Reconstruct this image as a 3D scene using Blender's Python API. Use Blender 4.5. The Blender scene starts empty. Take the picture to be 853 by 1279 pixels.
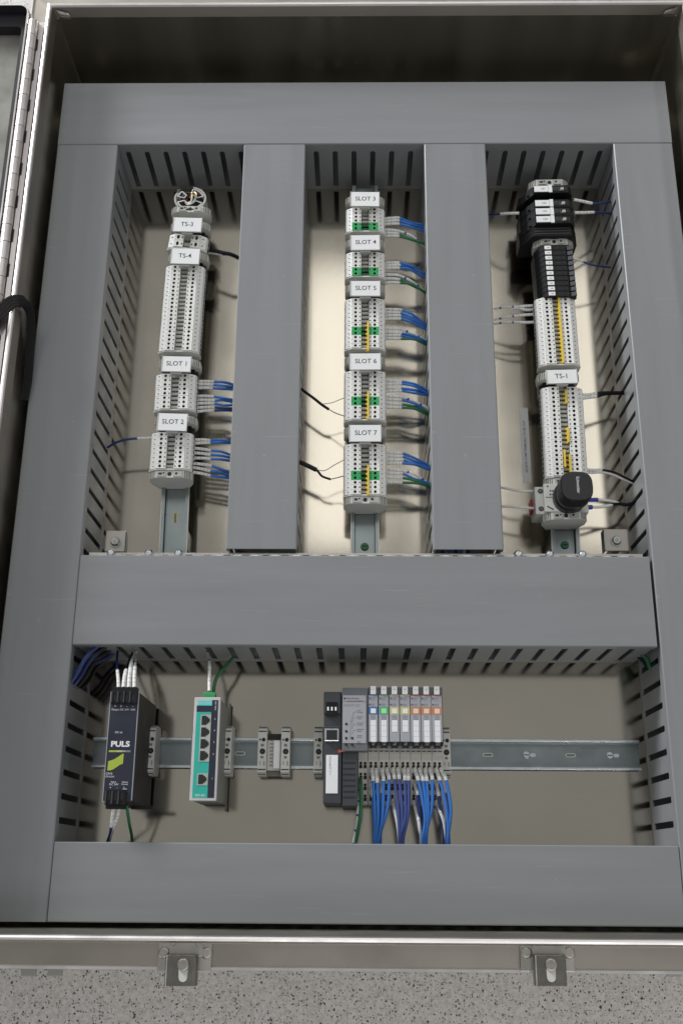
import bpy, math, random
from mathutils import Matrix, Vector
random.seed(4)
S = 0.001                                     # everything below is written in millimetres
sc = bpy.context.scene
COL = sc.collection
# ------------------------------------------------------------------ camera
FPX, PW, PH, CAMZ = 1300.5, 853.0, 1279.0, 1250.0
_p, _y, _r = -0.3305, -0.0151, -0.0072
RX = Matrix(((1,0,0),(0,math.cos(_p),-math.sin(_p)),(0,math.sin(_p),math.cos(_p))))
RY = Matrix(((math.cos(_y),0,math.sin(_y)),(0,1,0),(-math.sin(_y),0,math.cos(_y))))
RZ = Matrix(((math.cos(_r),-math.sin(_r),0),(math.sin(_r),math.cos(_r),0),(0,0,1)))
W2C = RZ @ RX @ RY
cam_d = bpy.data.cameras.new('camera'); cam = bpy.data.objects.new('camera', cam_d); COL.objects.link(cam)
cam.matrix_world = Matrix.Translation((0, 0, CAMZ*S)) @ W2C.transposed().to_4x4()
cam_d.sensor_fit = 'VERTICAL'; cam_d.sensor_height = 36.0; cam_d.lens = FPX/PH*36.0
cam_d.clip_start = 0.05; cam_d.clip_end = 60.0
cam_d.dof.use_dof = True; cam_d.dof.focus_distance = 1.22; cam_d.dof.aperture_fstop = 32.0
sc.camera = cam
def at(u, v, z):
    """photo measurement -> place in millimetres on the level z above the mounting panel"""
    d = W2C.transposed() @ Vector(((u-426.5)/FPX, -(v-639.5)/FPX, -1.0))
    t = (z-CAMZ)/d.z
    return Vector((d.x*t, d.y*t, z))
# ------------------------------------------------------------------ world, lamps, exposure
world = bpy.data.worlds.new('World'); sc.world = world; world.use_nodes = True
bg = world.node_tree.nodes['Background']; bg.inputs[0].default_value = (0.97, 0.985, 1.0, 1); bg.inputs[1].default_value = 0.285
sc.view_settings.view_transform = 'Standard'; sc.view_settings.look = 'None'
sc.view_settings.exposure = 0.14; sc.view_settings.gamma = 1.0
sc.view_settings.use_curve_mapping = False
CEIL = 1900.0
def overhead_light(x0, x1, y0, y1, L):
    w, h = (x1-x0)*S, (y1-y0)*S
    ld = bpy.data.lights.new('ceiling_or_fill_light', 'AREA'); ld.shape = 'RECTANGLE'; ld.size = w; ld.size_y = h
    ld.energy = L*math.pi*w*h; ld.color = (1.0, 0.985, 0.97)
    lo = bpy.data.objects.new('ceiling_or_fill_light', ld); COL.objects.link(lo)
    lo.location = ((x0+x1)/2*S, (y0+y1)/2*S, CEIL*S)
for fx in (-1830, -1040, -48, 780, 1610):
    overhead_light(fx-107, fx+107, 957, 1990, (1.25 if fx == -48 else 1.1) if fx in (-48, 780) else 2.4 if fx < 0 else 6.0)   # the two nearest fixtures are dimmer
    overhead_light(fx-107, fx+107, 2900, 3950, 2.4)
    overhead_light(fx-107, fx+107, 4800, 5900, 5.2)
for fx in (-48, 780, 1610):
    overhead_light(fx-107, fx+107, -2100, -1000, 6.2)  # added unseen lights on the lower side, brightening the shaded floor

for x0_, x1_ in ((-368, -192), (232, 416)):
    overhead_light(x0_, x1_, 957, 1990, 2.0)  # added fill lights above the upright ducts, evening out the bays
# window beyond the upper left corner: low light that throws the walls' shadows on the top and left ducts
ld = bpy.data.lights.new('room_window', 'AREA'); ld.shape = 'RECTANGLE'; ld.size = 2.1; ld.size_y = 1.1
ld.energy = 56*math.pi*1.87; ld.color = (.95, .98, 1.0)
lo = bpy.data.objects.new('room_window', ld); COL.objects.link(lo); lo.location = (-4.1, 4.6, 2.0)
lo.rotation_euler = (Vector((0, .5, .1))-lo.location).to_track_quat('-Z', 'Y').to_euler()

# ------------------------------------------------------------------ materials
MATS = {}
def mat(name, col, rough=0.5, metal=0.0, var=0.06, scale=40.0, stretch=(1,1,1), bump=0.0, spec=0.5, rvar=0.08, aniso=0.0, coat=0.0, bscale=None, dust=0.0):
    m = bpy.data.materials.new(name); m.use_nodes = True; nt = m.node_tree; b = nt.nodes['Principled BSDF']
    b.inputs['Metallic'].default_value = metal; b.inputs['Specular IOR Level'].default_value = spec
    b.inputs['Anisotropic'].default_value = aniso; b.inputs['Coat Weight'].default_value = coat
    tc = nt.nodes.new('ShaderNodeTexCoord'); mp = nt.nodes.new('ShaderNodeMapping'); mp.inputs['Scale'].default_value = stretch
    nt.links.new(tc.outputs['Object'], mp.inputs['Vector'])
    n = nt.nodes.new('ShaderNodeTexNoise'); n.inputs['Scale'].default_value = scale; n.inputs['Detail'].default_value = 5
    nt.links.new(mp.outputs['Vector'], n.inputs['Vector'])
    r = nt.nodes.new('ShaderNodeMapRange'); r.inputs['From Min'].default_value = .3; r.inputs['From Max'].default_value = .7
    r.inputs['To Min'].default_value = 1-var; r.inputs['To Max'].default_value = 1+var
    nt.links.new(n.outputs['Fac'], r.inputs['Value'])
    mx = nt.nodes.new('ShaderNodeVectorMath'); mx.operation = 'SCALE'; mx.inputs[0].default_value = col[:3]
    nt.links.new(r.outputs['Result'], mx.inputs['Scale']); nt.links.new(mx.outputs['Vector'], b.inputs['Base Color'])
    r2 = nt.nodes.new('ShaderNodeMapRange'); r2.inputs['From Min'].default_value = .3; r2.inputs['From Max'].default_value = .7
    r2.inputs['To Min'].default_value = max(0.02, rough-rvar); r2.inputs['To Max'].default_value = min(1, rough+rvar)
    nt.links.new(n.outputs['Fac'], r2.inputs['Value']); nt.links.new(r2.outputs['Result'], b.inputs['Roughness'])
    if bump:
        n2 = nt.nodes.new('ShaderNodeTexNoise'); n2.inputs['Scale'].default_value = bscale or scale*6; n2.inputs['Detail'].default_value = 3
        nt.links.new(mp.outputs['Vector'], n2.inputs['Vector'])
        bm = nt.nodes.new('ShaderNodeBump'); bm.inputs['Strength'].default_value = bump; bm.inputs['Distance'].default_value = 0.0004
        nt.links.new(n2.outputs['Fac'], bm.inputs['Height']); nt.links.new(bm.outputs['Normal'], b.inputs['Normal'])
    if dust:
        v = nt.nodes.new('ShaderNodeTexVoronoi'); v.inputs['Scale'].default_value = 55; nt.links.new(tc.outputs['Object'], v.inputs['Vector'])
        sc_ = nt.nodes.new('ShaderNodeSeparateColor'); nt.links.new(v.outputs['Color'], sc_.inputs[0])
        pw = nt.nodes.new('ShaderNodeMath'); pw.operation = 'POWER'; nt.links.new(sc_.outputs[0], pw.inputs[0]); pw.inputs[1].default_value = 9
        ml = nt.nodes.new('ShaderNodeMath'); ml.operation = 'MULTIPLY'; nt.links.new(pw.outputs[0], ml.inputs[0]); ml.inputs[1].default_value = .13
        lt = nt.nodes.new('ShaderNodeMath'); lt.operation = 'LESS_THAN'; nt.links.new(v.outputs['Distance'], lt.inputs[0]); nt.links.new(ml.outputs[0], lt.inputs[1])
        # long faint rub marks
        mp2 = nt.nodes.new('ShaderNodeMapping'); mp2.inputs['Scale'].default_value = (3, 60, 1); mp2.inputs['Rotation'].default_value = (0, 0, .5); nt.links.new(tc.outputs['Object'], mp2.inputs['Vector'])
        n3 = nt.nodes.new('ShaderNodeTexNoise'); n3.inputs['Scale'].default_value = 4; n3.inputs['Detail'].default_value = 2; nt.links.new(mp2.outputs[0], n3.inputs['Vector'])
        r3_ = nt.nodes.new('ShaderNodeMapRange'); r3_.inputs['From Min'].default_value = .68; r3_.inputs['From Max'].default_value = .80; nt.links.new(n3.outputs['Fac'], r3_.inputs['Value'])
        ad = nt.nodes.new('ShaderNodeMath'); ad.operation = 'MAXIMUM'; nt.links.new(lt.outputs[0], ad.inputs[0]); nt.links.new(r3_.outputs['Result'], ad.inputs[1])
        md = nt.nodes.new('ShaderNodeMath'); md.operation = 'MULTIPLY'; nt.links.new(ad.outputs[0], md.inputs[0]); md.inputs[1].default_value = dust
        mx2 = nt.nodes.new('ShaderNodeMix'); mx2.data_type = 'RGBA'; nt.links.new(md.outputs[0], mx2.inputs['Factor']); nt.links.new(mx.outputs['Vector'], mx2.inputs[6]); mx2.inputs[7].default_value = (.62, .62, .62, 1)
        nt.links.new(mx2.outputs[2], b.inputs['Base Color'])
    MATS[name] = m; return m
mat('duct_y', (.232,.239,.247), .42, var=.045, scale=9, stretch=(6,.5,1), bump=.05, bscale=160, rvar=.07, dust=.10)
mat('duct_x', (.232,.239,.247), .42, var=.045, scale=9, stretch=(.5,6,1), bump=.05, bscale=160, rvar=.07, dust=.10)
mat('duct_wall', (.24,.25,.258), .45, var=.05, scale=30, bump=.05)
mat('panel', (.585,.54,.45), .12, metal=1, var=.06, scale=7, stretch=(1,1,1), bump=.035, rvar=.03, bscale=1100, dust=.28)
mat('steel', (.50,.475,.40), .33, metal=1, var=.10, scale=9, stretch=(2.5,2.5,.4), rvar=.05)
mat('steel_rim', (.80,.77,.75), .36, metal=1, var=.05, scale=30, bump=.05)  # lighter copy of the steel, paints highlights along rim and hem edges
mat('steel_flange', (.40,.365,.32), .42, metal=1, var=.07, scale=12, bump=.05)
mat('steel_bright', (.62,.585,.57), .36, metal=1, var=.05, scale=20, rvar=.06)
mat('steel_plate', (.55,.52,.47), .33, metal=1, var=.08, scale=60)
mat('jaw_steel', (.27,.26,.225), .26, metal=1, var=.12, scale=60)
mat('zinc', (.31,.35,.35), .33, metal=1, var=.08, scale=40, stretch=(1,1,1), bump=.04)
mat('zinc_bright', (.85,.88,.9), .22, metal=1, var=.08, scale=80)
mat('brass', (.5,.38,.18), .35, metal=1)
mat('copper', (.55,.3,.14), .35, metal=1)
mat('white_plastic', (.80,.795,.76), .42, var=.05, scale=60, rvar=.06)
mat('white_plastic_b', (.66,.66,.62), .42, var=.05, scale=60, rvar=.06)
mat('grey_plastic', (.42,.42,.39), .45, var=.06, scale=60)
mat('beige_grey', (.60,.595,.555), .5, var=.05, scale=60)
mat('groove', (.20,.19,.155), .6)
mat('hole', (.03,.032,.03), .7, spec=.2)
mat('socket', (.13,.125,.105), .6)
mat('green', (.03,.36,.11), .45)
mat('green_dark', (.01,.12,.045), .5)
mat('yellow', (.75,.55,.06), .45)
mat('label', (.80,.80,.80), .55, var=.02)
mat('paper', (.93,.93,.92), .6, var=.02)
mat('ink', (.03,.03,.04), .6, spec=.2)
mat('ink_soft', (.22,.22,.24), .6, spec=.2)
mat('black', (.009,.009,.010), .45, var=.15, scale=60, spec=.3)
mat('black_gloss', (.012,.012,.014), .38, var=.1, scale=60)
mat('rubber', (.015,.014,.018), .6, var=.15, bump=.1)
mat('webbing', (.005,.005,.006), .8, var=.3, scale=300, bump=.4)
mat('blue', (.035,.165,.52), .40, var=.12, scale=25)
mat('blue_dark', (.018,.035,.16), .42, var=.12)
mat('blue_violet', (.055,.085,.27), .42, var=.12)
mat('ferrule_blue', (.03,.045,.33), .4)
mat('white_wire', (.74,.73,.69), .45, var=.05)
mat('sleeve', (.78,.78,.75), .45, var=.10, scale=420, stretch=(1,1,1))
mat('sleeve_mark', (.64,.64,.62), .5, var=.3, scale=500)
mat('green_wire', (.03,.17,.07), .42, var=.12)
mat('bare', (.42,.40,.37), .35, metal=.7)
mat('navy', (.020,.023,.040), .42, var=.06)
mat('device_edge', (.35,.36,.40), .4)
mat('charcoal', (.038,.033,.031), .55)
mat('lime', (.38,.47,.05), .5)
mat('teal', (.03,.42,.34), .42, var=.03)
mat('teal_light', (.10,.62,.58), .42)
mat('housing_white', (.56,.55,.55), .45)
mat('housing_grey', (.26,.27,.25), .5, metal=.0)
mat('plc_dark', (.045,.048,.056), .5)
mat('plc_grey', (.13,.135,.145), .5)
mat('plc_face', (.36,.37,.40), .5, var=.02)
mat('point_base', (.56,.54,.49), .5, var=.06, scale=120)
mat('band_blue', (.05,.15,.40), .5)
mat('band_green', (.08,.38,.25), .5)
mat('band_yellow', (.55,.50,.20), .5)
mat('band_orange', (.52,.22,.10), .5)
mat('band_red', (.4,.06,.05), .5)
mat('tint_green', (.35,.8,.3), .5)
mat('tint_peach', (.8,.62,.52), .5)
mat('door_inner', (.24,.235,.21), .42, metal=.3, var=.16, scale=30)
mat('clear', (.5,.5,.48), .25)
mat('red', (.4,.02,.015), .5)
def floor_mat():
    m = bpy.data.materials.new('terrazzo'); m.use_nodes = True; nt = m.node_tree; b = nt.nodes['Principled BSDF']
    tc = nt.nodes.new('ShaderNodeTexCoord')
    def chips(scale, thr, seed):
        mp = nt.nodes.new('ShaderNodeMapping'); mp.inputs['Location'].default_value = (seed, seed*2, 0)
        nt.links.new(tc.outputs['Object'], mp.inputs['Vector'])
        w = nt.nodes.new('ShaderNodeTexNoise'); w.inputs['Scale'].default_value = scale*1.7; nt.links.new(mp.outputs[0], w.inputs['Vector'])
        ad = nt.nodes.new('ShaderNodeVectorMath'); ad.operation = 'MULTIPLY_ADD'
        nt.links.new(w.outputs['Color'], ad.inputs[0]); ad.inputs[1].default_value = (.7/scale,)*3; nt.links.new(mp.outputs[0], ad.inputs[2])
        v = nt.nodes.new('ShaderNodeTexVoronoi'); v.inputs['Scale'].default_value = scale; v.inputs['Randomness'].default_value = 1
        nt.links.new(ad.outputs[0], v.inputs['Vector'])
        sx = nt.nodes.new('ShaderNodeSeparateColor'); nt.links.new(v.outputs['Color'], sx.inputs[0])
        # chip radius varies with the cell's random value
        ml = nt.nodes.new('ShaderNodeMath'); ml.operation = 'MULTIPLY'; nt.links.new(sx.outputs[0], ml.inputs[0]); ml.inputs[1].default_value = thr
        lt = nt.nodes.new('ShaderNodeMath'); lt.operation = 'LESS_THAN'; nt.links.new(v.outputs['Distance'], lt.inputs[0]); nt.links.new(ml.outputs[0], lt.inputs[1])
        gt = nt.nodes.new('ShaderNodeMath'); gt.operation = 'MULTIPLY'
        g2 = nt.nodes.new('ShaderNodeMath'); g2.operation = 'GREATER_THAN'; nt.links.new(sx.outputs[1], g2.inputs[0]); g2.inputs[1].default_value = .45
        nt.links.new(lt.outputs[0], gt.inputs[0]); nt.links.new(g2.outputs[0], gt.inputs[1])
        return gt.outputs[0]
    prev = None
    n = nt.nodes.new('ShaderNodeTexNoise'); n.inputs['Scale'].default_value = 260; nt.links.new(tc.outputs['Object'], n.inputs['Vector'])
    cr = nt.nodes.new('ShaderNodeValToRGB'); cr.color_ramp.elements[0].color = (.62,.585,.55,1); cr.color_ramp.elements[0].position = .35
    cr.color_ramp.elements[1].color = (.80,.77,.735,1); cr.color_ramp.elements[1].position = .65
    nt.links.new(n.outputs['Fac'], cr.inputs['Fac']); prev = cr.outputs['Color']
    for scale, thr, seed, c in ((520, .50, 3.1, (.80,.78,.75,1)), (400, .48, 7.7, (.34,.31,.285,1)), (320, .40, 1.3, (.10,.093,.09,1)), (190, .27, 9.9, (.06,.058,.055,1))):
        f = chips(scale, thr, seed); mx = nt.nodes.new('ShaderNodeMix'); mx.data_type = 'RGBA'
        nt.links.new(f, mx.inputs['Factor']); nt.links.new(prev, mx.inputs[6]); mx.inputs[7].default_value = c; prev = mx.outputs[2]
    nt.links.new(prev, b.inputs['Base Color']); b.inputs['Roughness'].default_value = .45
    MATS['terrazzo'] = m
floor_mat()

# ------------------------------------------------------------------ helpers
ORG = {}
class MB:
    """collects boxes, prisms and tubes and links them as ONE mesh object"""
    def __init__(s): s.v = []; s.f = []; s.m = []; s.mats = []
    def mi(s, m):
        if m not in s.mats: s.mats.append(m)
        return s.mats.index(m)
    def add(s, vs, fs, m):
        o = len(s.v); s.v += [tuple(v) for v in vs]; k = s.mi(m)
        for f in fs: s.f.append(tuple(i+o for i in f)); s.m.append(k)
        return s
    def box(s, x0, x1, y0, y1, z0, z1, m):
        if x0 > x1: x0, x1 = x1, x0
        if y0 > y1: y0, y1 = y1, y0
        return s.add([(x0,y0,z0),(x1,y0,z0),(x1,y1,z0),(x0,y1,z0),(x0,y0,z1),(x1,y0,z1),(x1,y1,z1),(x0,y1,z1)],
              [(3,2,1,0),(4,5,6,7),(0,1,5,4),(1,2,6,5),(2,3,7,6),(3,0,4,7)], m)
    def prism(s, pts, a, b, axis, m):
        """polygon pts extruded from a to b along axis ('x': pts are (y,z); 'y': (x,z); 'z': (x,y))"""
        g = {'x': lambda p, t: (t, p[0], p[1]), 'y': lambda p, t: (p[0], t, p[1]), 'z': lambda p, t: (p[0], p[1], t)}[axis]
        n = len(pts); vs = [g(p, a) for p in pts]+[g(p, b) for p in pts]
        area = sum(pts[i][0]*pts[(i+1) % n][1]-pts[(i+1) % n][0]*pts[i][1] for i in range(n))
        flip = (area < 0) != (b < a)
        if axis == 'y': flip = not flip
        fs = [tuple(range(n))[::-1], tuple(range(n, 2*n))]+[(i, (i+1) % n, n+(i+1) % n, n+i) for i in range(n)]
        if flip: fs = [f[::-1] for f in fs]
        return s.add(vs, fs, m)
    def disc(s, x, y, z, r, m, n=10, h=0.0):
        if h: return s.cyl(x, y, z, z+h, r, m, n)
        return s.add([(x+r*math.cos(2*math.pi*i/n), y+r*math.sin(2*math.pi*i/n), z) for i in range(n)], [tuple(range(n))], m)
    def cyl(s, x, y, z0, z1, r, m, n=14, r1=None):
        r1 = r if r1 is None else r1
        c = [(math.cos(2*math.pi*i/n), math.sin(2*math.pi*i/n)) for i in range(n)]
        return s.add([(x+r*a, y+r*b, z0) for a, b in c]+[(x+r1*a, y+r1*b, z1) for a, b in c],
              [tuple(range(n))[::-1], tuple(range(n, 2*n))]+[(i, (i+1) % n, n+(i+1) % n, n+i) for i in range(n)], m)
    def tube(s, pts, r, m, n=8, mats=None, cap=True):
        P = [Vector(p) for p in pts]; rings = []; up = Vector((0, 0, 1)); o = len(s.v)
        for i, p in enumerate(P):
            t = (P[min(i+1, len(P)-1)]-P[max(i-1, 0)]).normalized()
            a = up.cross(t)
            if a.length < .1: a = Vector((1, 0, 0)).cross(t)
            a.normalize(); b = t.cross(a)
            rr = r[i] if isinstance(r, (list, tuple)) else r
            rings.append([p+rr*(math.cos(2*math.pi*k/n)*a+math.sin(2*math.pi*k/n)*b) for k in range(n)])
        for rg in rings: s.v += [tuple(q) for q in rg]
        for i in range(len(P)-1):
            mm = s.mi(mats(i) if mats else m)
            for k in range(n):
                s.f.append((o+i*n+k, o+i*n+(k+1) % n, o+(i+1)*n+(k+1) % n, o+(i+1)*n+k)); s.m.append(mm)
        if cap:
            s.f.append(tuple(o+k for k in range(n))[::-1]); s.m.append(s.mi(m))
            s.f.append(tuple(o+(len(P)-1)*n+k for k in range(n))); s.m.append(s.mi(m))
        return s
    def mesh(s, name, org=(0,0,0), smooth=False):
        me = bpy.data.meshes.new(name)
        me.from_pydata([((x-org[0])*S, (y-org[1])*S, (z-org[2])*S) for x, y, z in s.v], [], s.f)
        for m in s.mats: me.materials.append(MATS[m])
        me.polygons.foreach_set('material_index', s.m)
        if smooth: me.polygons.foreach_set('use_smooth', [True]*len(s.f))
        if smooth: me.set_sharp_from_angle(angle=math.radians(50))
        me.update(); return me
    def build(s, name, parent=None, smooth=False, bevel=0, org=None):
        po = ORG.get(parent, (0,0,0)) if parent else (0,0,0)
        o_ = org if org is not None else po
        me = s.mesh(name, o_, smooth); o = bpy.data.objects.new(name, me); COL.objects.link(o)
        if parent:
            o.parent = parent; o.location = [(a-b)*S for a, b in zip(o_, po)]
        else: o.location = [a*S for a in o_]
        ORG[o] = tuple(o_)
        if bevel:
            b = o.modifiers.new('bevel', 'BEVEL'); b.width = bevel*S; b.segments = 2; b.limit_method = 'ANGLE'; b.angle_limit = math.radians(40)
        return o
def tag(o, label=None, cat=None, group=None, kind=None):
    if label: o['label'] = label
    if cat: o['category'] = cat
    if group: o['group'] = group
    if kind: o['kind'] = kind
    return o
def thing(name, org, label, cat, group=None, rz=0):
    o = bpy.data.objects.new(name, None); COL.objects.link(o); o.empty_display_size = .01
    o.location = [a*S for a in org]; o.rotation_euler = (0, 0, rz); ORG[o] = tuple(org)
    return tag(o, label, cat, group)
def inst(name, me, parent, loc, scale=(1,1,1), rz=0):
    """one more part that shares mesh data; loc is local to the parent, in millimetres"""
    o = bpy.data.objects.new(name, me); COL.objects.link(o); o.parent = parent
    o.location = [a*S for a in loc]; o.scale = scale; o.rotation_euler = (0, 0, rz); return o
def text(name, body, x, y, z, size, m, parent, align='CENTER', rz=0, sx=1.0, bold=0.0, local=False):
    """flat lettering; x, y, z of its middle in world mm (or in the parent's own mm when local)"""
    cu = bpy.data.curves.new(name, 'FONT'); cu.body = body; cu.size = size*S; cu.align_x = align; cu.align_y = 'CENTER'
    cu.offset = bold*S; cu.resolution_u = 3
    tmp = bpy.data.objects.new(name, cu); cu.materials.append(MATS[m])
    me = bpy.data.meshes.new_from_object(tmp); me.name = name; bpy.data.objects.remove(tmp); bpy.data.curves.remove(cu)
    o = bpy.data.objects.new(name, me); COL.objects.link(o)
    po = (0,0,0) if local else ORG.get(parent, (0,0,0))
    o.parent = parent; o.location = [(a-b)*S for a, b in zip((x, y, z), po)]; o.rotation_euler = (0, 0, rz); o.scale = (sx, 1, 1)
    return o
def spline(pts, seg=6):
    P = [Vector(p) for p in pts]
    if len(P) < 3: return [P[0].lerp(P[1], t/seg) for t in range(seg+1)]
    Q = [2*P[0]-P[1]]+P+[2*P[-1]-P[-2]]; out = []
    for i in range(1, len(Q)-2):
        a, b, c, d = Q[i-1:i+3]
        for k in range(seg):
            t = k/seg
            out.append(.5*((2*b)+(c-a)*t+(2*a-5*b+4*c-d)*t*t+(3*b-a-3*c+d)*t**3))
    out.append(P[-1]); return out

# ------------------------------------------------------------------ the setting
FLOORZ = -48.0
f = MB().box(-9000, 9000, -9000, 9000, FLOORZ-20, FLOORZ, 'terrazzo').build('floor'); tag(f, 'speckled grey terrazzo floor under the cabinet', kind='structure')

# ------------------------------------------------------------------ enclosure
XI0, XI1, YI0, YI1 = -408.0, 430.0, -59.0, 1094.0     # opening
enc = thing('enclosure', ((XI0+XI1)/2, (YI0+YI1)/2, FLOORZ), 'large open stainless steel electrical cabinet lying on the speckled floor', 'electrical cabinet')
def frame_side(side, prof, name, parent, rm=None, bevel=0):
    """one mitred side of the opening's frame; prof is a list of (outward offset, z, material)"""
    b = MB()
    for i in range(len(prof)-1):
        d0, z0, m = prof[i]; d1, z1, _ = prof[i+1]
        if side == 'top': q = [(XI0-d0, YI1+d0, z0), (XI1+d0, YI1+d0, z0), (XI1+d1, YI1+d1, z1), (XI0-d1, YI1+d1, z1)]
        elif side == 'bottom': q = [(XI1+d0, YI0-d0, z0), (XI0-d0, YI0-d0, z0), (XI0-d1, YI0-d1, z1), (XI1+d1, YI0-d1, z1)]
        elif side == 'left': q = [(XI0-d0, YI0-d0, z0), (XI0-d0, YI1+d0, z0), (XI0-d1, YI1+d1, z1), (XI0-d1, YI0-d1, z1)]
        else: q = [(XI1+d0, YI1+d0, z0), (XI1+d0, YI0-d0, z0), (XI1+d1, YI0-d1, z1), (XI1+d1, YI1+d1, z1)]
        b.add(q, [(0, 1, 2, 3)], m)
    return b.build(name, parent, bevel=bevel)
for sd in ('left', 'right', 'top', 'bottom'):
    frame_side(sd, [(0,-44,'steel'), (0,133,'steel')], 'side_wall', enc)
    frame_side(sd, [(2.2,-44,'steel'), (2.2,133,'steel')], 'outer_wall_face', enc)
    frame_side(sd, [(0,133,'steel_flange'), (3.5,147,'steel_rim'), (4.6,149.4,'steel_rim'), (6.5,150.2,'steel_rim'), (8.6,149.4,'steel_flange'),
                    (10.5,147,'steel_rim'), (11.5,139,'steel_flange'), (32,138,'steel_rim'), (33,140,'steel_rim'), (35.5,140,'steel_rim'), (36,138,'steel_flange'), (36,120,'steel_flange')], 'rim', enc)
MB().box(XI0, XI1, YI0, YI1, -46, -44, 'steel').build('back_wall', enc)
PX0, PX1, PY0, PY1 = -405, 421, -50, 1040
MB().box(PX0, PX1, PY0, PY1, -3, 0, 'panel').build('mounting_panel', enc)
# weld marks in the two upper corners
for cx, sg in ((XI0+1, 1), (XI1-1, -1)):
    b = MB()
    for k in range(7):
        b.tube(spline([(cx+sg*(2+k*2.1), YI1-.6, 146-k*.8), (cx+sg*(5+k*2.1), YI1-2.2-k*.2, 139), (cx+sg*(4+k*2.1), YI1-.8, 131)], 4), .8, 'steel_bright', 5)
    b.build('weld_mark', enc)
    MB().tube([(cx, YI1-1, -40), (cx, YI1-1, 132)], 1.2, 'steel_plate', 6).build('corner_weld', enc)
# clamps on the lower flange
for i, (u, tw) in enumerate(((231.5, -.07), (682.5, .0))):
    p = at(u, 1190, 139); cx, cy = p.x, p.y
    c = thing('clamp', (cx, cy, 139), None, None); c.parent = enc
    c.location = [(a-b)*S for a, b in zip((cx, cy, 139), ORG[enc])]
    b = MB(); b.box(cx-26.5, cx+26.5, cy-17, cy+14.5, 139, 141.5, 'steel_plate'); b.build('plate', c, bevel=.8)
    b = MB(); b.box(cx-15, cx+18, cy-3, cy+14.5, 141.5, 144, 'steel_plate'); b.build('bracket', c, bevel=.8)
    for x in (-20.5, 21.5): MB().cyl(cx+x, cy, 141.5, 143.3, 6, 'steel_plate', 16, 4.2).build('rivet', c, bevel=.6)
    for x in (-11, 13): MB().cyl(cx+x, cy+9, 144, 145.2, 2.6, 'steel_bright', 12, 1.8).build('rivet', c)
    # clamp jaw: bent plate with rolled sides and a keyhole slot
    dx_ = -1.5 if i == 0 else .8
    pts = [(-17.5, 2), (-17.5, 10), (-15.5, 12.5), (-12, 13), (13, 13), (16, 12), (17.5, 9), (17.5, 2), (15.7, 2), (15.7, 8), (14, 10.8), (-12, 10.8), (-15.5, 9), (-15.7, 2)]
    b = MB(); b.prism([(cx+dx_+x*.90, 139+z) for x, z in pts], cy-29, cy-1.0, 'y', 'jaw_steel')
    b.box(cx+dx_-14.6, cx+dx_-13.4, cy-28.6, cy-1.6, 151.4, 152.25, 'label_edge' if False else 'zinc_bright')  # bright strip paints a glint on the jaw's left edge
    j = b.build('jaw', c, bevel=.5)
    b = MB(); n = 12
    kh = [(cx+1+4.2*math.cos(math.radians(a)), cy-21+4.2*math.sin(math.radians(a))) for a in range(180, 361, 20)]
    kh = [(cx+1-4.6, cy-9.5)]+kh+[(cx+1+4.6, cy-9.5)]
    b.prism(kh, 152.05, 152.3, 'z', 'terrazzo' if False else 'beige_grey'); b.build('slot', c)
    b = MB(); b.cyl(cx+1, cy-9.5, 152, 156, 6.2, 'steel_plate', 18, 5.4); b.build('screw', c, bevel=.7)
# mounting feet peeping out under the flange
for u in (35, 68, 842):
    p = at(u, 1214, 20); MB().box(p.x-8, p.x+8, p.y-5, YI0-2.5, 12, 18, 'grey_plastic').build('foot', enc, bevel=1.5)
# piano hinge
hg = thing('hinge', (XI0-22, YI1, 140), None, None); hg.parent = enc; hg.location = [(a-b)*S for a, b in zip((XI0-22, YI1, 140), ORG[enc])]
HX = XI0-25.5
kn = MB(); kn.tube([(0, -11.9, 0), (0, 11.9, 0)], 6.2, 'steel_bright', 14); kme = kn.mesh('knuckle', smooth=False)
for pg in kme.polygons: pg.use_smooth = True
kme.set_sharp_from_angle(angle=math.radians(40))
for k in range(46):
    yy = YI1-34-24.6*k
    if yy < -60: break
    inst('knuckle', kme, hg, (HX-ORG[hg][0], yy-YI1, 148-140))
b = MB(); b.box(HX+6.8, XI0-12, -60, YI1-20, 143.5, 145.5, 'steel_bright')
b.build('hinge_leaf', hg)
b = MB()
for k in range(1, 46, 2):
    yy = YI1-34-24.6*k
    b = MB(); b.box(HX+6.9, HX+8.4, yy-9, yy+9, 145.5, 146.4, 'hole'); b.build('leaf_gap', hg)
# door folded back on the left
DX = HX-8
dr = thing('door', (DX-400, 500, 120), None, None); dr.parent = enc; dr.location = [(a-b)*S for a, b in zip((DX-400, 500, 120), ORG[enc])]
def rrect(x0, x1, y0, y1, r, n=6):
    out = []
    for cx, cy, a0 in ((x1-r, y1-r, 0), (x0+r, y1-r, 90), (x0+r, y0+r, 180), (x1-r, y0+r, 270)):
        for k in range(n+1):
            a = math.radians(a0+90*k/n); out.append((cx+r*math.cos(a), cy+r*math.sin(a)))
    return out
def ring(b, A, za, B, zb, m):
    n = len(A); o = [(x, y, za) for x, y in A]+[(x, y, zb) for x, y in B]
    b.add(o, [(i, (i+1) % n, n+(i+1) % n, n+i) for i in range(n)], m)
DY1 = YI1+8
R = lambda ins, r: rrect(DX-850+ins, DX-ins, -80+ins, DY1-ins, max(r-ins, 3))
b = MB(); ring(b, R(0, 14), 118, R(0, 14), 147, 'steel_flange'); ring(b, R(0, 14), 147, R(.8, 14), 149, 'steel_rim')
ring(b, R(.8, 14), 149, R(2.4, 14), 149, 'steel_bright'); ring(b, R(2.4, 14), 149, R(3.2, 14), 118, 'rubber'); b.build('door_pan', dr)  # black inner face paints the shade inside the door's return
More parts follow.
